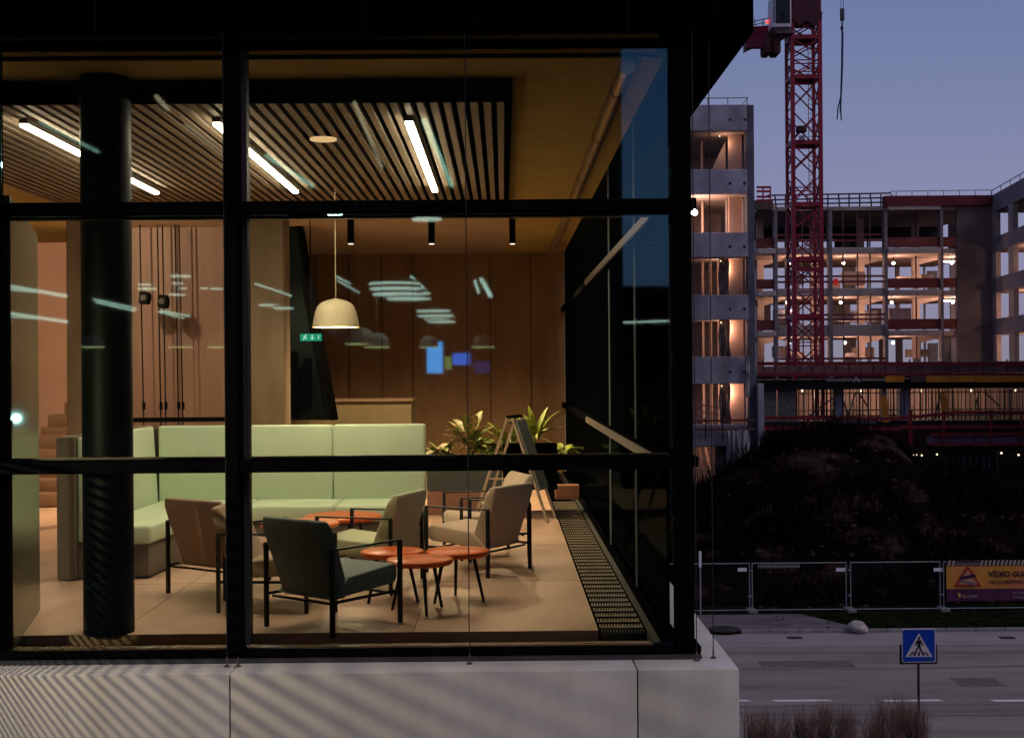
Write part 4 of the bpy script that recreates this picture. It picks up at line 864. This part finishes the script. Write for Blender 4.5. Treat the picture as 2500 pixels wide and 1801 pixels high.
# ================================================================== LAMPS IN THE LOUNGE
TUBE = emis('luminaire', (1.0, .84, .67), 50.0)
zl = zsl - .06
for i, (pa, pb, lab) in enumerate(((35, 331, 'long white ceiling light passing behind the round column'), (464, 655, 'long white ceiling light passing behind the mullion'), (899, 966, 'long white ceiling light right of the round downlight'))):
    A_ = on(pa, 275, zl); B_ = on(pb, 420, zl); xm = (A_.x + B_.x) / 2; y0, y1 = 9.45, 13.05
    t = thing('linear_light', lab, 'ceiling light', (xm, (y0 + y1) / 2, zl), group='linear lights under the slats')
    MB().box(xm - .026, xm + .026, y0, y1, zl, zl + .02).build('diffuser', TUBE, t)
    MB().box(xm - .032, xm + .032, y0 - .01, y1 + .01, zl + .021, zl + .055).build('housing', mat('rail_grey', (.2, .17, .14), .5), t)
for i, (px_, w) in enumerate(((777, 15), (956, 15), (1135, 14))):
    Yq = 17.3; c = at(px_, 540, Yq); r = w / F * Yq / 2; z1 = at(px_, 490, Yq).z
    t = thing('tube_downlight', ['leftmost of the three black tube downlights', 'middle one of the three black tube downlights', 'rightmost of the three black tube downlights'][i], 'downlight', (c.x, Yq, c.z), group='black tube downlights')
    MB().tube((c.x, Yq, c.z), (c.x, Yq, CE - .0), r, 20).build('tube', BLACKMAT, t, smooth=True)
    MB().tube((c.x, Yq, c.z - .004), (c.x, Yq, c.z - .001), r * .8, 16).build('lens', emis('spot_lens', (1, .8, .55), 5), t)
    lamp((c.x, Yq, c.z - .03), 420, (1, .68, .40), t, .04, 'SPOT', spot=math.radians(150), rot=(0, 0, 0))
for i, px_ in enumerate((60, 150, 300, 420, 520)):  # unseen lamps added to brighten the rear walls, hidden behind the transom
    Yq = 15.95; xx = X(px_, Yq); t = thing('added_wall_lamp', ['hidden lamp added to light the seating steps', 'hidden lamp added to light the rose wall', 'hidden lamp added before the hanging cables', 'hidden lamp added before the rose wood wall', 'hidden lamp added beside the square pillar'][i], 'downlight', (xx, Yq, CE - .03), group='hidden lamps added under the ceiling')
    MB().tube((xx, Yq, CE - .03), (xx, Yq, CE - .001), .06, 16).build('lens', emis('washer', (1, .75, .5), 8), t)
    lamp((xx, Yq, CE - .05), (240, 480, 32, 28, 45)[i], (1, .66, .44), t, .05, 'SPOT', spot=math.radians(150), rot=(math.radians(55), 0, 0) if i == 1 else None)
c = on(716, 311, zsl - .012); t = thing('round_downlight', 'round glowing downlight set into the slat ceiling', 'downlight', c)
MB().tube((c.x, c.y, c.z), (c.x, c.y, c.z + .014), .105, 28).build('lens', emis('disc_lens', (1, .62, .33), .9), t)
MB().tube((c.x, c.y, c.z + .0145), (c.x, c.y, c.z + .05), .17, 28).build('rim', BLACKMAT, t)
lamp((c.x, c.y, c.z - .05), 90, (1, .7, .42), t, .08, 'SPOT', spot=math.radians(140))
# bell pendant
Yq = 13.2; c = at(744, 724, Yq); PC = c.copy(); R_ = 52 / F * Yq; H_ = 63 / F * Yq
prof = [(1.0, 0), (.985, .03), (.95, .22), (.88, .50), (.78, .72), (.62, .85), (.40, .93), (.10, .99), (.02, 1.0)]
def pendant(loc, label, first=None, R=R_, H=H_, cord=2.0, m=None, glow=None, grp='bell pendants'):
    t = thing('bell_pendant', label, 'pendant lamp', loc, group=grp)
    mb = MB().lathe([(R * a, H * b) for a, b in prof] , (0, 0, 0), 40, cap=False); n = 40
    mb.lathe([(R * a * .97, H * b * .97) for a, b in prof], (0, 0, 0), 40, cap=False)
    mb.build('shade', m, t, smooth=True, local=True)
    MB().lathe([(R * 1.003, -.004), (R * 1.003, .006), (R * .96, .006), (R * .96, -.004), (R * 1.003, -.004)], (0, 0, 0), 40, cap=False).build('rim', glow, t, local=True)
    MB().ball((0, 0, H * .45), .05, 10, 8).build('bulb', emis('pendant_bulb', (1, .7, .4), 6), t, local=True)
    MB().tube((0, 0, H), (0, 0, H + cord), .006, 6).build('cord', mat('cream_cord', (.6, .5, .3), .6), t, local=True)
    return t
CREAM = mat('cream_enamel', (.78, .68, .42), .35, var=.03)
pt_ = pendant(c, 'cream bell pendant hanging over the round tables', cord=CE - c.z - H_ + .2, m=CREAM, glow=mat('rim_cream', (.8, .6, .3), .5), grp='cream bell pendant')
lamp((PC.x, PC.y, PC.z - .01), 34, (1, .82, .58), pt_, .08)
# exit sign
Yq = 17.4; a = at(665, 755, Yq); b = at(711, 739, Yq)
t = thing('exit_sign', 'green lit emergency exit sign with running figure and arrows', 'exit sign', a)
MB().box(a.x, b.x, Yq, Yq + .06, a.z, b.z).build('case', emis('exit_green', (.02, .42, .26), .8), t)
W_ = b.x - a.x; H2 = b.z - a.z; EW = emis('exit_white', (.55, .95, .8), .9)
def ex(u, v): return (a.x + W_ * u, a.z + H2 * v)
MB().prism([ex(.12, .12), ex(.17, .12), ex(.22, .42), ex(.3, .2), ex(.34, .26), ex(.27, .55), ex(.31, .75), ex(.24, .78), ex(.14, .62), ex(.17, .5)], 'y', Yq - .008, Yq - .002).build('running_figure', EW, t)
MB().box(ex(.24, 0)[0], ex(.29, 0)[0], Yq - .008, Yq - .003, ex(0, .8)[1], ex(0, .95)[1]).build('figure_head', EW, t)
MB().prism([ex(.47, .5), ex(.58, .12), ex(.69, .5), ex(.61, .45), ex(.61, .88), ex(.55, .88), ex(.55, .45)], 'y', Yq - .008, Yq - .002).build('arrow', EW, t)
MB().prism([ex(.83, .5), ex(.88, .2), ex(.93, .5), ex(.9, .45), ex(.9, .85), ex(.86, .85), ex(.86, .45)], 'y', Yq - .008, Yq - .002).build('arrow', EW, t)
MB().tube((a.x + W_ / 2, Yq + .03, b.z), (a.x + W_ / 2, Yq + .03, CE), .008, 6).build('rod', BLACK, t)
# counter behind the sofa
Yq = 19.0
ct = thing('counter', 'pale low counter in the dim back of the room', 'counter', (X(780, Yq), Yq, FL))
MB().box(X(655, Yq), X(910, Yq), Yq, Yq + .8, FL, Zp(890, Yq, 780)).build('body', mat('counter_tan', (.11, .09, .05), .6, var=.1), ct)
MB().box(X(650, Yq), X(914, Yq), Yq - .04, Yq + .84, Zp(889, Yq, 780), Zp(884, Yq, 780)).build('worktop', mat('counter_top', (.13, .09, .06), .5), ct)

# ================================================================== SOFA
GRN = mat('mint_fabric', (.64, .78, .56), .85, var=.04, vscale=2, bump=.15, bscale=160, sheen=.2)
DPN = mat('taupe_panel', (.13, .105, .075), .7, var=.12, vscale=2)
zst = E - .54; sf = thing('corner_sofa', 'long mint green high backed corner sofa with dark plinth', 'sofa', (-2.2, 12.9, FL))
Yr = 13.35; xl = -3.62; xr = at(942, 1000, Yr).x; xm = at(737, 1000, Yr).x
for a, b in ((xl + .10, xm - .003), (xm + .003, xr)): MB().box(a, b, Yr, Yr + .16, FL + .42, zst).build('backrest', GRN, sf, bevel=.025, seg=3)
MB().box(xl - .1, xr - .02, Yr + .165, Yr + .2, FL, zst - .02).build('rear_panel', DPN, sf)
yse = 12.66
xw = -3.0
def slabpoly(poly, z0, z1, name, m, bev): return MB().prism(poly, 'z', z0, z1).build(name, m, sf, bevel=bev, seg=3)
slabpoly([(xl + .13, Yr - .003), (xl + .11, 11.12), (xw, 11.12), (xw + .1, yse), (xw + .5, yse), (xw + .5, Yr - .003)], FL + .30, FL + .46, 'seat', GRN, .03)
for a, b in ((xw + .505, xm + .1), (xm + .105, xr)): MB().box(a, b, yse, Yr - .003, FL + .30, FL + .46).build('seat', GRN, sf, bevel=.03, seg=3)
slabpoly([(xl + .13, Yr - .02), (xl + .12, 11.17), (xw - .03, 11.17), (xw + .06, yse + .05), (xr - .02, yse + .05), (xr - .02, Yr - .02)], FL + .02, FL + .295, 'plinth', mat('plinth_grey', (.15, .13, .105), .7, var=.1), .004)
MB().add([(xl, 11.12, FL + .32), (xl + .11, 11.12, FL + .32), (xl + .11, Yr - .003, FL + .32), (xl, Yr - .003, FL + .32), (xl, 11.12, zst), (xl + .06, 11.12, zst), (xl + .06, Yr - .003, zst), (xl, Yr - .003, zst)], [(3, 2, 1, 0), (4, 5, 6, 7), (0, 1, 5, 4), (1, 2, 6, 5), (2, 3, 7, 6), (3, 0, 4, 7)]).build('wing_backrest', GRN, sf, bevel=.02, seg=3)
MB().box(xl - .16, xl - .004, 11.08, Yr + .16, FL + .01, zst + .005).build('end_panel', DPN, sf, bevel=.006, seg=1)
MB().box(xl, xl + .12, 11.14, 11.3, FL + .01, FL + .31).build('end_plinth', mat('plinth_grey', (.15, .13, .105), .7), sf)
# small orange button-like object on the sofa back
c = at(838, 1014, Yr - .03); tag(MB().ball(c, .022, 12, 8).build('orange_knob', mat('orange_knob', (.8, .4, .03), .4), smooth=True), 'tiny orange ball on the sofa back above the transom', 'ball')

# ================================================================== ARMCHAIRS
def make_chair(fab, label, frame):
    t = thing('armchair', label, 'armchair', (0, 0, FL), group='metal framed lounge armchairs')
    w, d, ah, q = .325, .325, .58, .026       # half width, half depth; y is forward
    for sx in (-1, 1):
        for sy in (-1, 1): MB().box(sx * w - q / 2, sx * w + q / 2, sy * d - q / 2, sy * d + q / 2, 0, ah - .014).build('leg', frame, t, local=True)
        MB().box(sx * w - q / 2, sx * w + q / 2, -d - q / 2, d + q / 2, ah - .013, ah).build('armrest', frame, t, local=True, bevel=.003, seg=1)
        MB().box(sx * (w - .0) - .006, sx * (w - .0) + .006, -d + q / 2 + .001, d - q / 2 - .001, .215, .235).build('side_rail', frame, t, local=True)
    for sy in (-.86, .86): MB().box(-w + q / 2 + .001, w - q / 2 - .001, sy * d - .008, sy * d + .008, .2, .215).build('cross_rail', frame, t, local=True)
    # one upholstered shell, seat and leaning back, tapered back panel
    W1 = .285
    seat = MB()
    pr = [(-.27, .235), (.31, .27), (.345, .30), (.345, .385), (.31, .41), (-.12, .37)]
    seat.prism(pr, 'x', -W1, W1).build('seat', fab, t, bevel=.016, seg=3, local=True)
    m = MB(); n = 9
    # back: from seat rear (narrower) to top (wider), curved slightly
    vs = []
    lv = [(.22, .245, -.245, -.115), (.37, .262, -.29, -.135), (.55, .285, -.345, -.215), (.70, .305, -.385, -.285), (.765, .30, -.385, -.335)]
    for z, hw_, yo, yi in lv: vs += [(-hw_, yo, z), (hw_, yo, z), (hw_, yi, z), (-hw_, yi, z)]
    fs = [(3, 2, 1, 0)]
    for i in range(len(lv) - 1):
        for k in range(4): fs.append((4 * i + k, 4 * i + (k + 1) % 4, 4 * i + 4 + (k + 1) % 4, 4 * i + 4 + k))
    fs.append(tuple(4 * (len(lv) - 1) + k for k in range(4)))
    m.add(vs, fs).build('backrest', fab, t, bevel=.018, seg=3, local=True)
    return t
FR = mat('chair_frame', (.018, .018, .018), .45, metal=.3)
def fabric(name, c): return mat(name, c, .9, var=.07, vscale=5, bump=.25, bscale=220, sheen=.3)
BEI = fabric('beige_fabric', (.66, .50, .36)); TEA = fabric('teal_fabric', (.25, .32, .30)); ROS = fabric('rose_brown_fabric', (.40, .27, .19)); MIN = fabric('mint_chair_fabric', (.56, .60, .38))
chairs = [(-1.19, 9.10, (.41, .51), TEA, 'dark grey green armchair nearest the glass, seen from behind'),
          (-2.23, 10.53, (.57, .82), ROS, 'rose brown armchair left of the mullion with its back turned'),
          (-1.74, 9.86, (1, -.08), ROS, 'rose armchair half hidden by the mullion, facing right'),
          (-1.11, 10.85, (-.637, .22), MIN, 'mint green armchair in the middle facing left'),
          (-.23, 11.5, (-.83, .56), BEI, 'beige armchair right of the mint one, back toward the grating'),
          (-.18, 12.47, (-.96, -.29), BEI, 'beige armchair farthest back, beside the sandwich board')]
protos = {}
for x, y, f, fb_, lab in chairs:
    rz = math.atan2(f[1], f[0]) - PI / 2
    first = fb_.name not in protos
    if first: protos[fb_.name] = make_chair(fb_, lab, FR)
    place(protos[fb_.name], (x, y, FL), rz, lab, first)

# ================================================================== ROUND TABLES
ORG = mat('orange_lacquer', (.78, .15, .03), .34, var=.03, vscale=3, coat=.1)
def make_table(r, h):
    t = thing('round_table', 'x', 'side table', (0, 0, FL), group='orange round side tables')
    MB().lathe([(r * .86, h - .045), (r * .95, h - .040), (r * .99, h - .026), (r, h - .016), (r * .985, h - .006), (r * .95, h), (.001, h + .0005)], (0, 0, 0), 48).build('tabletop', ORG, t, smooth=True, local=True)
    for k in range(3):
        a = 2 * PI * k / 3 + .5; MB().tube((math.cos(a) * r * .55, math.sin(a) * r * .55, h - .045), (math.cos(a) * r * .88, math.sin(a) * r * .88, 0), .016, 10, .011).build('leg', FR, t, smooth=True, local=True)
    MB().lathe([(r * .6, h - .055), (r * .6, h - .047), (r * .01, h - .046)], (0, 0, 0), 24).build('mount_plate', FR, t, local=True)
    return t
sm = make_table(.245, .385); big = make_table(.36, .42); mid = make_table(.33, .50)
a = [(sm, True, -.36, 10.0, -.9, 'orange round table standing alone before the beige armchair'), (sm, False, -.62, 9.56, 0.3, 'orange round table nearest the glass, beside the dark armchair arm'), (sm, False, -.86, 10.01, 1.2, 'orange round table behind the dark armchair seat, touching its neighbour'),
     (big, True, -1.50, 12.2, .4, 'large orange round table farthest back against the sofa'), (mid, True, -1.71, 10.95, .2, 'orange round table just above the dark armchair back')]
for pr, fst, x, y, rz, lab in a: place(pr, (x, y, FL), rz, lab, fst)

# ================================================================== SANDWICH BOARD
cxb, cyb = .125, 15.32; wdir = Vector((.108, .47, 0)).normalized(); ndir = Vector((wdir.y, -wdir.x, 0)); Hh = 1.20
sb_ = thing('sandwich_board', 'folding wooden sandwich board standing beside the planter', 'sandwich board', (cxb, cyb, FL))
WW = mat('whitewashed_wood', (.52, .43, .32), .7, var=.15, vscale=6, stretch=(1, 1, .2))
c0 = Vector((cxb, cyb, FL))
for s in (-1, 1):
    fo = ndir * s * .44; tp = ndir * s * .03
    for q in (-1, 1): MB().bar(c0 + fo + wdir * q * .24, c0 + tp + wdir * q * .24 + Vector((0, 0, Hh)), .045, .028).build('frame_leg', WW, sb_, bevel=.003, seg=1)
    for zz_ in (.2 if s < 0 else .38, Hh - .05, .62):
        if s > 0 and zz_ == .62: continue
        k = zz_ / Hh; p = c0 + fo.lerp(tp, k) + Vector((0, 0, zz_)); MB().bar(p - wdir * .217, p + wdir * .217, .035, .025).build('cross_bar', WW, sb_)
fo = ndir * .44; tp = ndir * .03
k0, k1 = .30, .97; off = ndir * .022 + Vector((0, 0, .008))
q0, q1 = c0 + fo.lerp(tp, k0) + Vector((0, 0, Hh * k0)), c0 + fo.lerp(tp, k1) + Vector((0, 0, Hh * k1))
vs = [q0 - wdir * .25 + off, q0 + wdir * .25 + off, q1 + wdir * .25 + off, q1 - wdir * .25 + off]; vs += [v + off * .8 for v in vs]
MB().add(vs, [(3, 2, 1, 0), (4, 5, 6, 7), (0, 1, 5, 4), (1, 2, 6, 5), (2, 3, 7, 6), (3, 0, 4, 7)]).build('board', mat('slate_board', (.27, .30, .28), .5, var=.2, vscale=3), sb_, bevel=.004, seg=1)
MB().bar(c0 + Vector((0, 0, Hh + .01)) - wdir * .25, c0 + Vector((0, 0, Hh + .01)) + wdir * .25, .09, .03).build('top_cap', BLACK, sb_, bevel=.006, seg=1)
MB().bar(c0 - ndir * .27 + Vector((0, 0, .5)) - wdir * .24, c0 + ndir * .27 + Vector((0, 0, .5)) - wdir * .24, .02).build('spreader', WW, sb_)

# ================================================================== PLANTER AND PLANTS
Yp = 16.0
pl = thing('planter', 'long black planter trough on a rose plywood plinth behind the chairs', 'planter', (X(1080, Yp), Yp, FL))
MB().box(X(944, Yp), X(1120, Yp), Yp - .05, Yp + .5, FL, Zp(1086, Yp)).build('plinth', mat('rose_ply', (.38, .20, .14), .7, var=.12, vscale=2), pl, bevel=.005, seg=1)
MB().box(X(944, Yp), X(1110, Yp), Yp, Yp + .45, Zp(1085, Yp), Zp(1030, Yp)).build('glass_front', mat('blue_grey_front', (.09, .12, .12), .3), pl)
MB().box(X(944, Yp), X(1110, Yp), Yp - .02, Yp + .45, Zp(1029.5, Yp), Zp(1012, Yp)).build('trough', BLACKMAT, pl)
MB().box(X(1112, Yp), X(1232, Yp), Yp - .1, Yp + .45, FL + .3, Zp(985, Yp)).build('trough', BLACKMAT, pl)
tag(MB().box(X(1228, 17.7), X(1281, 17.7), 17.7, 17.95, FL, FL + .19).build('end_box', mat('rose_ply2', (.24, .12, .08), .7, var=.1), bevel=.005, seg=1), 'small rose plywood box at the far end of the floor grating', 'box')
LG = mat('leaf_green', (.10, .16, .03), .4, c2=(.22, .26, .05), vscale=8)
LV = mat('leaf_variegated', (.13, .17, .05), .45, c2=(.50, .34, .20), vscale=14, stretch=(1, 1, 1), lo=.48, hi=.55)
LB = mat('leaf_bright', (.26, .34, .05), .4, var=.25, vscale=9)
def leaf(base, dirh, up, ln, wd_, m, parent, droop=.5):
    mb = MB(); n = 7; d = Vector((math.cos(dirh), math.sin(dirh), 0)); side = Vector((-d.y, d.x, 0)); vs = []
    pos = Vector(base); ang = up
    for i in range(n + 1):
        t = i / n; w = wd_ * math.sin(PI * min(1, .08 + t * .92)) ** .8 * (1 - .15 * t) if 0 < i < n else .003
        fold = Vector((0, 0, w * .35))
        vs += [pos - side * w + fold, pos, pos + side * w + fold]
        ang -= droop / n; pos = pos + (d * math.cos(ang) + Vector((0, 0, 1)) * math.sin(ang)) * ln / n
    k0 = len(vs)
    for i in range(n): k = 3 * i; mb.f += [(k, k + 1, k + 4, k + 3), (k + 1, k + 2, k + 5, k + 4)]
    mb.v = vs; o = mb.build('leaf', m, parent, smooth=True)
    return o
def plant(px_, py, Y, nl, ln, wd_, m, label, seed, updo=(.5, 1.4), m2=None, droop=1.0, stem=0.0):
    r = random.Random(seed); b = at(px_, py, Y); t = thing('potted_plant', label, 'plant', b, group='leafy plants in the planter')
    MB().tube(b, b + Vector((0, 0, .10 + stem)), .014, 8).build('stem', LG, t)
    for k in range(nl):
        a = 2 * PI * k / nl + r.uniform(-.4, .4); u = r.uniform(*updo); pet = r.uniform(.05, .15) + stem * r.uniform(.2, 1)
        q = b + Vector((math.cos(a) * .06, math.sin(a) * .06, pet)); leaf(q, a, u, ln * r.uniform(.7, 1.15), wd_ * r.uniform(.8, 1.15), m2 if (m2 and r.random() < .45) else m, t, droop)
Yp2 = Yp + .12
plant(975, 1018, Yp2, 22, .26, .065, LV, 'low pink veined plant at the left end of the planter', 1, (.2, 1.1), LG)
plant(1040, 1015, Yp2, 26, .35, .066, LG, 'tall plant with broad striped leaves right of the sofa', 2, (.7, 1.5), LV, .8, .18)
plant(1075, 1012, Yp2 + .1, 26, .28, .058, LV, 'bushy striped plant left of the sandwich board', 3, (.2, 1.0), LB)
plant(1128, 1000, Yp2 + .2, 16, .38, .042, LB, 'bright spiky plant behind the sandwich board apex', 4, (.6, 1.4), None, .6)
plant(1185, 985, Yp2, 18, .38, .042, LB, 'bright spiky plant standing right of the sandwich board', 5, (.5, 1.5), None, .7)
plant(1245, 1020, Yp2 + .3, 22, .26, .042, LG, 'dark low plant at the right end of the planter', 6, (.2, 1.1), LB)
plant(1105, 1018, Yp2 - .05, 18, .24, .045, LG, 'small dark plant tucked below the sandwich board', 8, (.2, 1.1), LB)

# ================================================================== THE ROOM THE PICTURE IS TAKEN FROM (mirrored in the panes)
vr = thing('opposite_hall', 'dim hall of the opposite building mirrored faintly in the panes', 'building', (0, -8, 0))
WV = mat('dim_hall_wall', (.085, .055, .035), .8, var=.3, vscale=.6)
MB().box(-16, 1.3, -10.3, -10, 0, E + 4.5).build('rear_wall', WV, vr); MB().box(-16, 1.3, -10, .3, E - 2.0, E - 1.8).build('hall_floor', mat('hall_floor', (.02, .014, .01), .6), vr)
MB().box(-16, 1.3, -10, .3, E + 4.3, E + 4.5).build('hall_ceiling', mat('hall_ceiling', (.05, .04, .03), .9), vr)
MB().box(-16.3, -16, -10, .3, 0, E + 4.5).build('hall_wall', WV, vr); MB().box(1.3, 1.5, -10.3, .3, 0, E + 4.5).build('hall_wall', WV, vr)
tag(MB().box(-60, 60, -52, -40, 0, E + 3.6).build('rear_block', BLACKMAT), 'long dark block behind the opposite hall, its roofline mirrored in the panes', 'building'); MB().box(-16, 1.3, .1, .3, 0, E - 2).build('hall_front', BLACKMAT, vr)
def refl(px_, py, v): p = at(px_, py, v); return Vector((p.x, 2 * YG - v, p.z))
def mtube(a, b, v0, v1, r, m, label, grp='strip lights of the opposite hall'):
    A1, B1 = refl(*a, v0), refl(*b, v1); t = thing('strip_light', label, 'strip light', (A1 + B1) / 2, group=grp)
    MB().tube(A1, B1, r, 8).build('tube', m, t); MB().bar(A1 + Vector((0, 0, r * 1.6)), B1 + Vector((0, 0, r * 1.6)), r * 1.6, r).build('housing', BLACK, t)
R1 = emis('ghost_rose', (1, .34, .16), 5); R2 = emis('ghost_mint', (1, .72, .4), 5); R3 = emis('strip_cold', (1, .60, .36), 9); R4 = emis('strip_white', (1, .60, .36), 7)
Hc = 3.6  # ghosts of the lounge lights, imitated by glowing strips added in the hall
def vof(py): return Hc * F / (820 - py)
mtube((785, 228), (845, 368), vof(228), vof(368), .030, R1, 'rose strip added as a ghost reflection between the downlight and the right ceiling light')
mtube((940, 268), (1000, 410), vof(268), vof(410), .045, R2, 'mint strip added as a ghost reflection beside the right ceiling light')
mtube((590, 345), (692, 412), vof(345), vof(412), .035, R2, 'mint strip added as a ghost reflection beside the light behind the mullion')
mtube((410, 276), (527, 366), vof(276), vof(366), .016, R1, 'thin rose strip added as a ghost reflection left of the mullion')
mtube((88, 270), (216, 336), vof(270), vof(336), .03, emis('ghost_dim', (1, .72, .4), 2.5), 'faint strip added as a ghost reflection over the round column')
mtube((346, 214), (371, 242), vof(214), vof(242), .03, R1, 'short rose strip added as a ghost reflection on the black ceiling border')
mtube((508, 268), (542, 294), vof(268), vof(294), .03, emis('ghost_dim', (1, .72, .4), 2.5), 'short faint strip added as a ghost reflection at the mullion edge')
STL = ['upper bold strip light mirrored on the rose wall at the left edge', 'thin twin below the upper bold strip mirrored at the left edge', 'lower bold strip light mirrored at the left edge', 'thin twin inside the lower mirrored strip at the left edge', 'upper strip light mirrored on the round black column', 'lower strip light mirrored on the round black column', 'left strip of the short pair mirrored below the hanging loudspeakers', 'right strip of the short pair mirrored below the hanging loudspeakers', 'faint strip light mirrored across the square pillar', 'upper short strip mirrored beside the cream pendant cord', 'lower short strip mirrored beside the cream pendant cord', 'slanting strip light mirrored at the right of the big disc cluster', 'thin short strip mirrored right of the pane cable', 'broad short strip mirrored right of the pane cable', 'long level thin strip mirrored on the black side glazing']
for i, (a, b, r) in enumerate((((0, 630), (148, 656), .028), ((0, 640), (145, 652), .012), ((0, 691), (150, 713), .026), ((10, 700), (120, 708), .012), ((205, 662), (300, 683), .012), ((212, 669), (300, 689), .012), ((350, 690), (405, 704), .012), ((357, 688), (420, 700), .012), ((565, 628), (645, 655), .012), ((745, 612), (775, 628), .012), ((748, 622), (795, 648), .010), ((910, 612), (940, 640), .018), ((1052, 622), (1060, 648), .02), ((1066, 618), (1086, 655), .035), ((1330, 716), (1494, 710), .012))):
    mtube(a, b, 22, 22.6, r, R3 if i > 3 else R4, STL[i])
DSL = ['topmost disc of the big mirrored cluster right of the cream pendant', 'second disc down in the big mirrored cluster right of the pendant', 'middle left disc of the big mirrored cluster', 'middle right disc of the big mirrored cluster', 'lowest disc of the big mirrored cluster right of the pendant', 'topmost disc of the smaller cluster mirrored above the blue screens', 'widest disc of the smaller cluster mirrored above the blue screens', 'third disc down of the smaller mirrored cluster above the screens', 'lowest disc of the smaller cluster mirrored above the blue screens', 'topmost bright disc mirrored over the hanging cables', 'small disc mirrored under the topmost one at the cables', 'tiny disc mirrored just above the loudspeaker pair', 'wide disc mirrored over the left loudspeaker', 'higher small disc mirrored over the left loudspeaker', 'disc mirrored right of the middle loudspeaker', 'tiny disc mirrored on the wall between the cables and the mullion', 'left disc mirrored on the square pillar', 'right disc mirrored on the edge of the square pillar', 'disc mirrored just left of the mullion', 'pale disc mirrored near the middle black tube downlight', '']
for i, (px_, py, w, v) in enumerate(((873, 630, 112, 20), (876, 641, 112, 20), (880, 653, 110, 20.5), (903, 651, 100, 21), (905, 663, 96, 21), (960, 690, 74, 22), (965, 701, 80, 22), (974, 709, 66, 22.5), (978, 714, 60, 22.5), (400, 613, 44, 22), (393, 629, 26, 22), (404, 640, 18, 22), (325, 641, 40, 22), (321, 632, 28, 22), (392, 654, 34, 22), (452, 640, 18, 22), (596, 677, 44, 22), (628, 684, 44, 22), (480, 641, 28, 22), (945, 487, 66, 19), (890, 770, 0, 0))):
    if not w: continue
    p = refl(px_, py, v); r = w / F * v / 2; t = thing('disc_light', DSL[i], 'ceiling light', p, group='disc lights of the opposite hall')
    MB().lathe([(r, 0), (r, .02), (.001, .021)], p, 28).build('lens', emis('disc_white', (1, .56, .34), 8 if i < 9 else 6), t)
    MB().lathe([(r * 1.02, .022), (r * 1.02, .06), (.001, .061)], p, 28).build('housing', BLACK, t); MB().tube(p + Vector((0, 0, .06)), (p.x, p.y, E + 4.3), .006, 5).build('cord', BLACK, t)
GREYS = mat('grey_enamel', (.45, .42, .36), .3)
for i, (px_, w) in enumerate(((797, 66), (835, 56), (1070, 50), (490, 60), (400, 54), (205, 50), (950, 44))):
    v = 20.5; p = refl(px_, 769 if i else 762, v); r = w / F * v / 2
    pendant(p, ['darker grey bell pendant mirrored right below the cream one', 'grey bell pendant with bright rim mirrored beside the darker one', 'grey bell pendant mirrored right of the pane cable', 'grey bell pendant mirrored just left of the mullion', 'grey bell pendant mirrored before the hanging cables', 'grey bell pendant mirrored on the round black column', 'small grey bell pendant mirrored left of the blue screens'][i], R=r, H=r * 1.15, cord=3.0, m=GREYS, glow=emis('rim_orange', (1, .5, .15), 7), grp='bell pendants of the opposite hall')
for i, (a, b, c_, d, m, lab) in enumerate(((946, 980, 757, 826, (.25, .55, 1.0), 'tall pale blue display screen mirrored left of the pane joint'), (1003, 1042, 782, 808, (.08, .28, 1.0), 'small deep blue display screen mirrored at the thin cable'), (985, 1000, 790, 818, (.8, .5, .1), 'narrow amber display panel mirrored between the blue screens'), (1050, 1085, 800, 826, (.03, .12, .6), 'dim blue display mirrored right of the thin cable'))):
    v = 25.0; p, q = refl(a, d, v), refl(b, c_, v); t = thing('display_screen', lab, 'screen', p)
    MB().box(p.x, q.x, p.y, p.y + .03, p.z, q.z).build('screen', emis('screen%d' % i, m, (5, 3.5, 3, .7)[i]), t); MB().box(p.x - .02, q.x + .02, p.y - .06, p.y - .002, p.z - .02, q.z + .02).build('casing', BLACK, t)
# unseen louvre and lamp added at the left to throw slanting stripes on the ledge
lz = E - .36; lxp = -3.98
sc_ = thing('added_louvre', 'unseen louvred screen added left of the frame to stripe the ledge', 'screen', (lxp + .6, 5.9, lz))
LM = mat('louvre_metal', (.05, .05, .05), .5)
for k in range(38):
    z = lz - .12 - k * .033; MB().box(lxp + .598, lxp + .602, 4.0, 7.6, z - .0075, z + .0075).build('slat', LM, sc_)
for yy in (3.98, 7.6): MB().box(lxp + .58, lxp + .62, yy, yy + .03, lz - 1.9, lz + .05).build('stile', LM, sc_)
MB().box(lxp + .58, lxp + .62, 4.0, 7.6, lz - 1.9, lz - 1.375).build('kick_panel', LM, sc_)
wl = thing('added_stripe_lamp', 'small unseen lamp added behind the louvred screen', 'lamp', (lxp, 5.9, lz))
MB().tube((lxp - .12, 5.9, lz), (lxp - .05, 5.9, lz), .05, 12).build('body', BLACK, wl); MB().ball((lxp - .03, 5.9, lz), .014, 10, 8).build('bulb', emis('bulk', (1, .9, .65), 4), wl)
lamp((lxp, 5.9, lz), 215, (1, .86, .58), wl, .014, 'SPOT', spot=math.radians(120), rot=Vector((.58, .68, -.45)).to_track_quat('-Z', 'Y').to_euler())
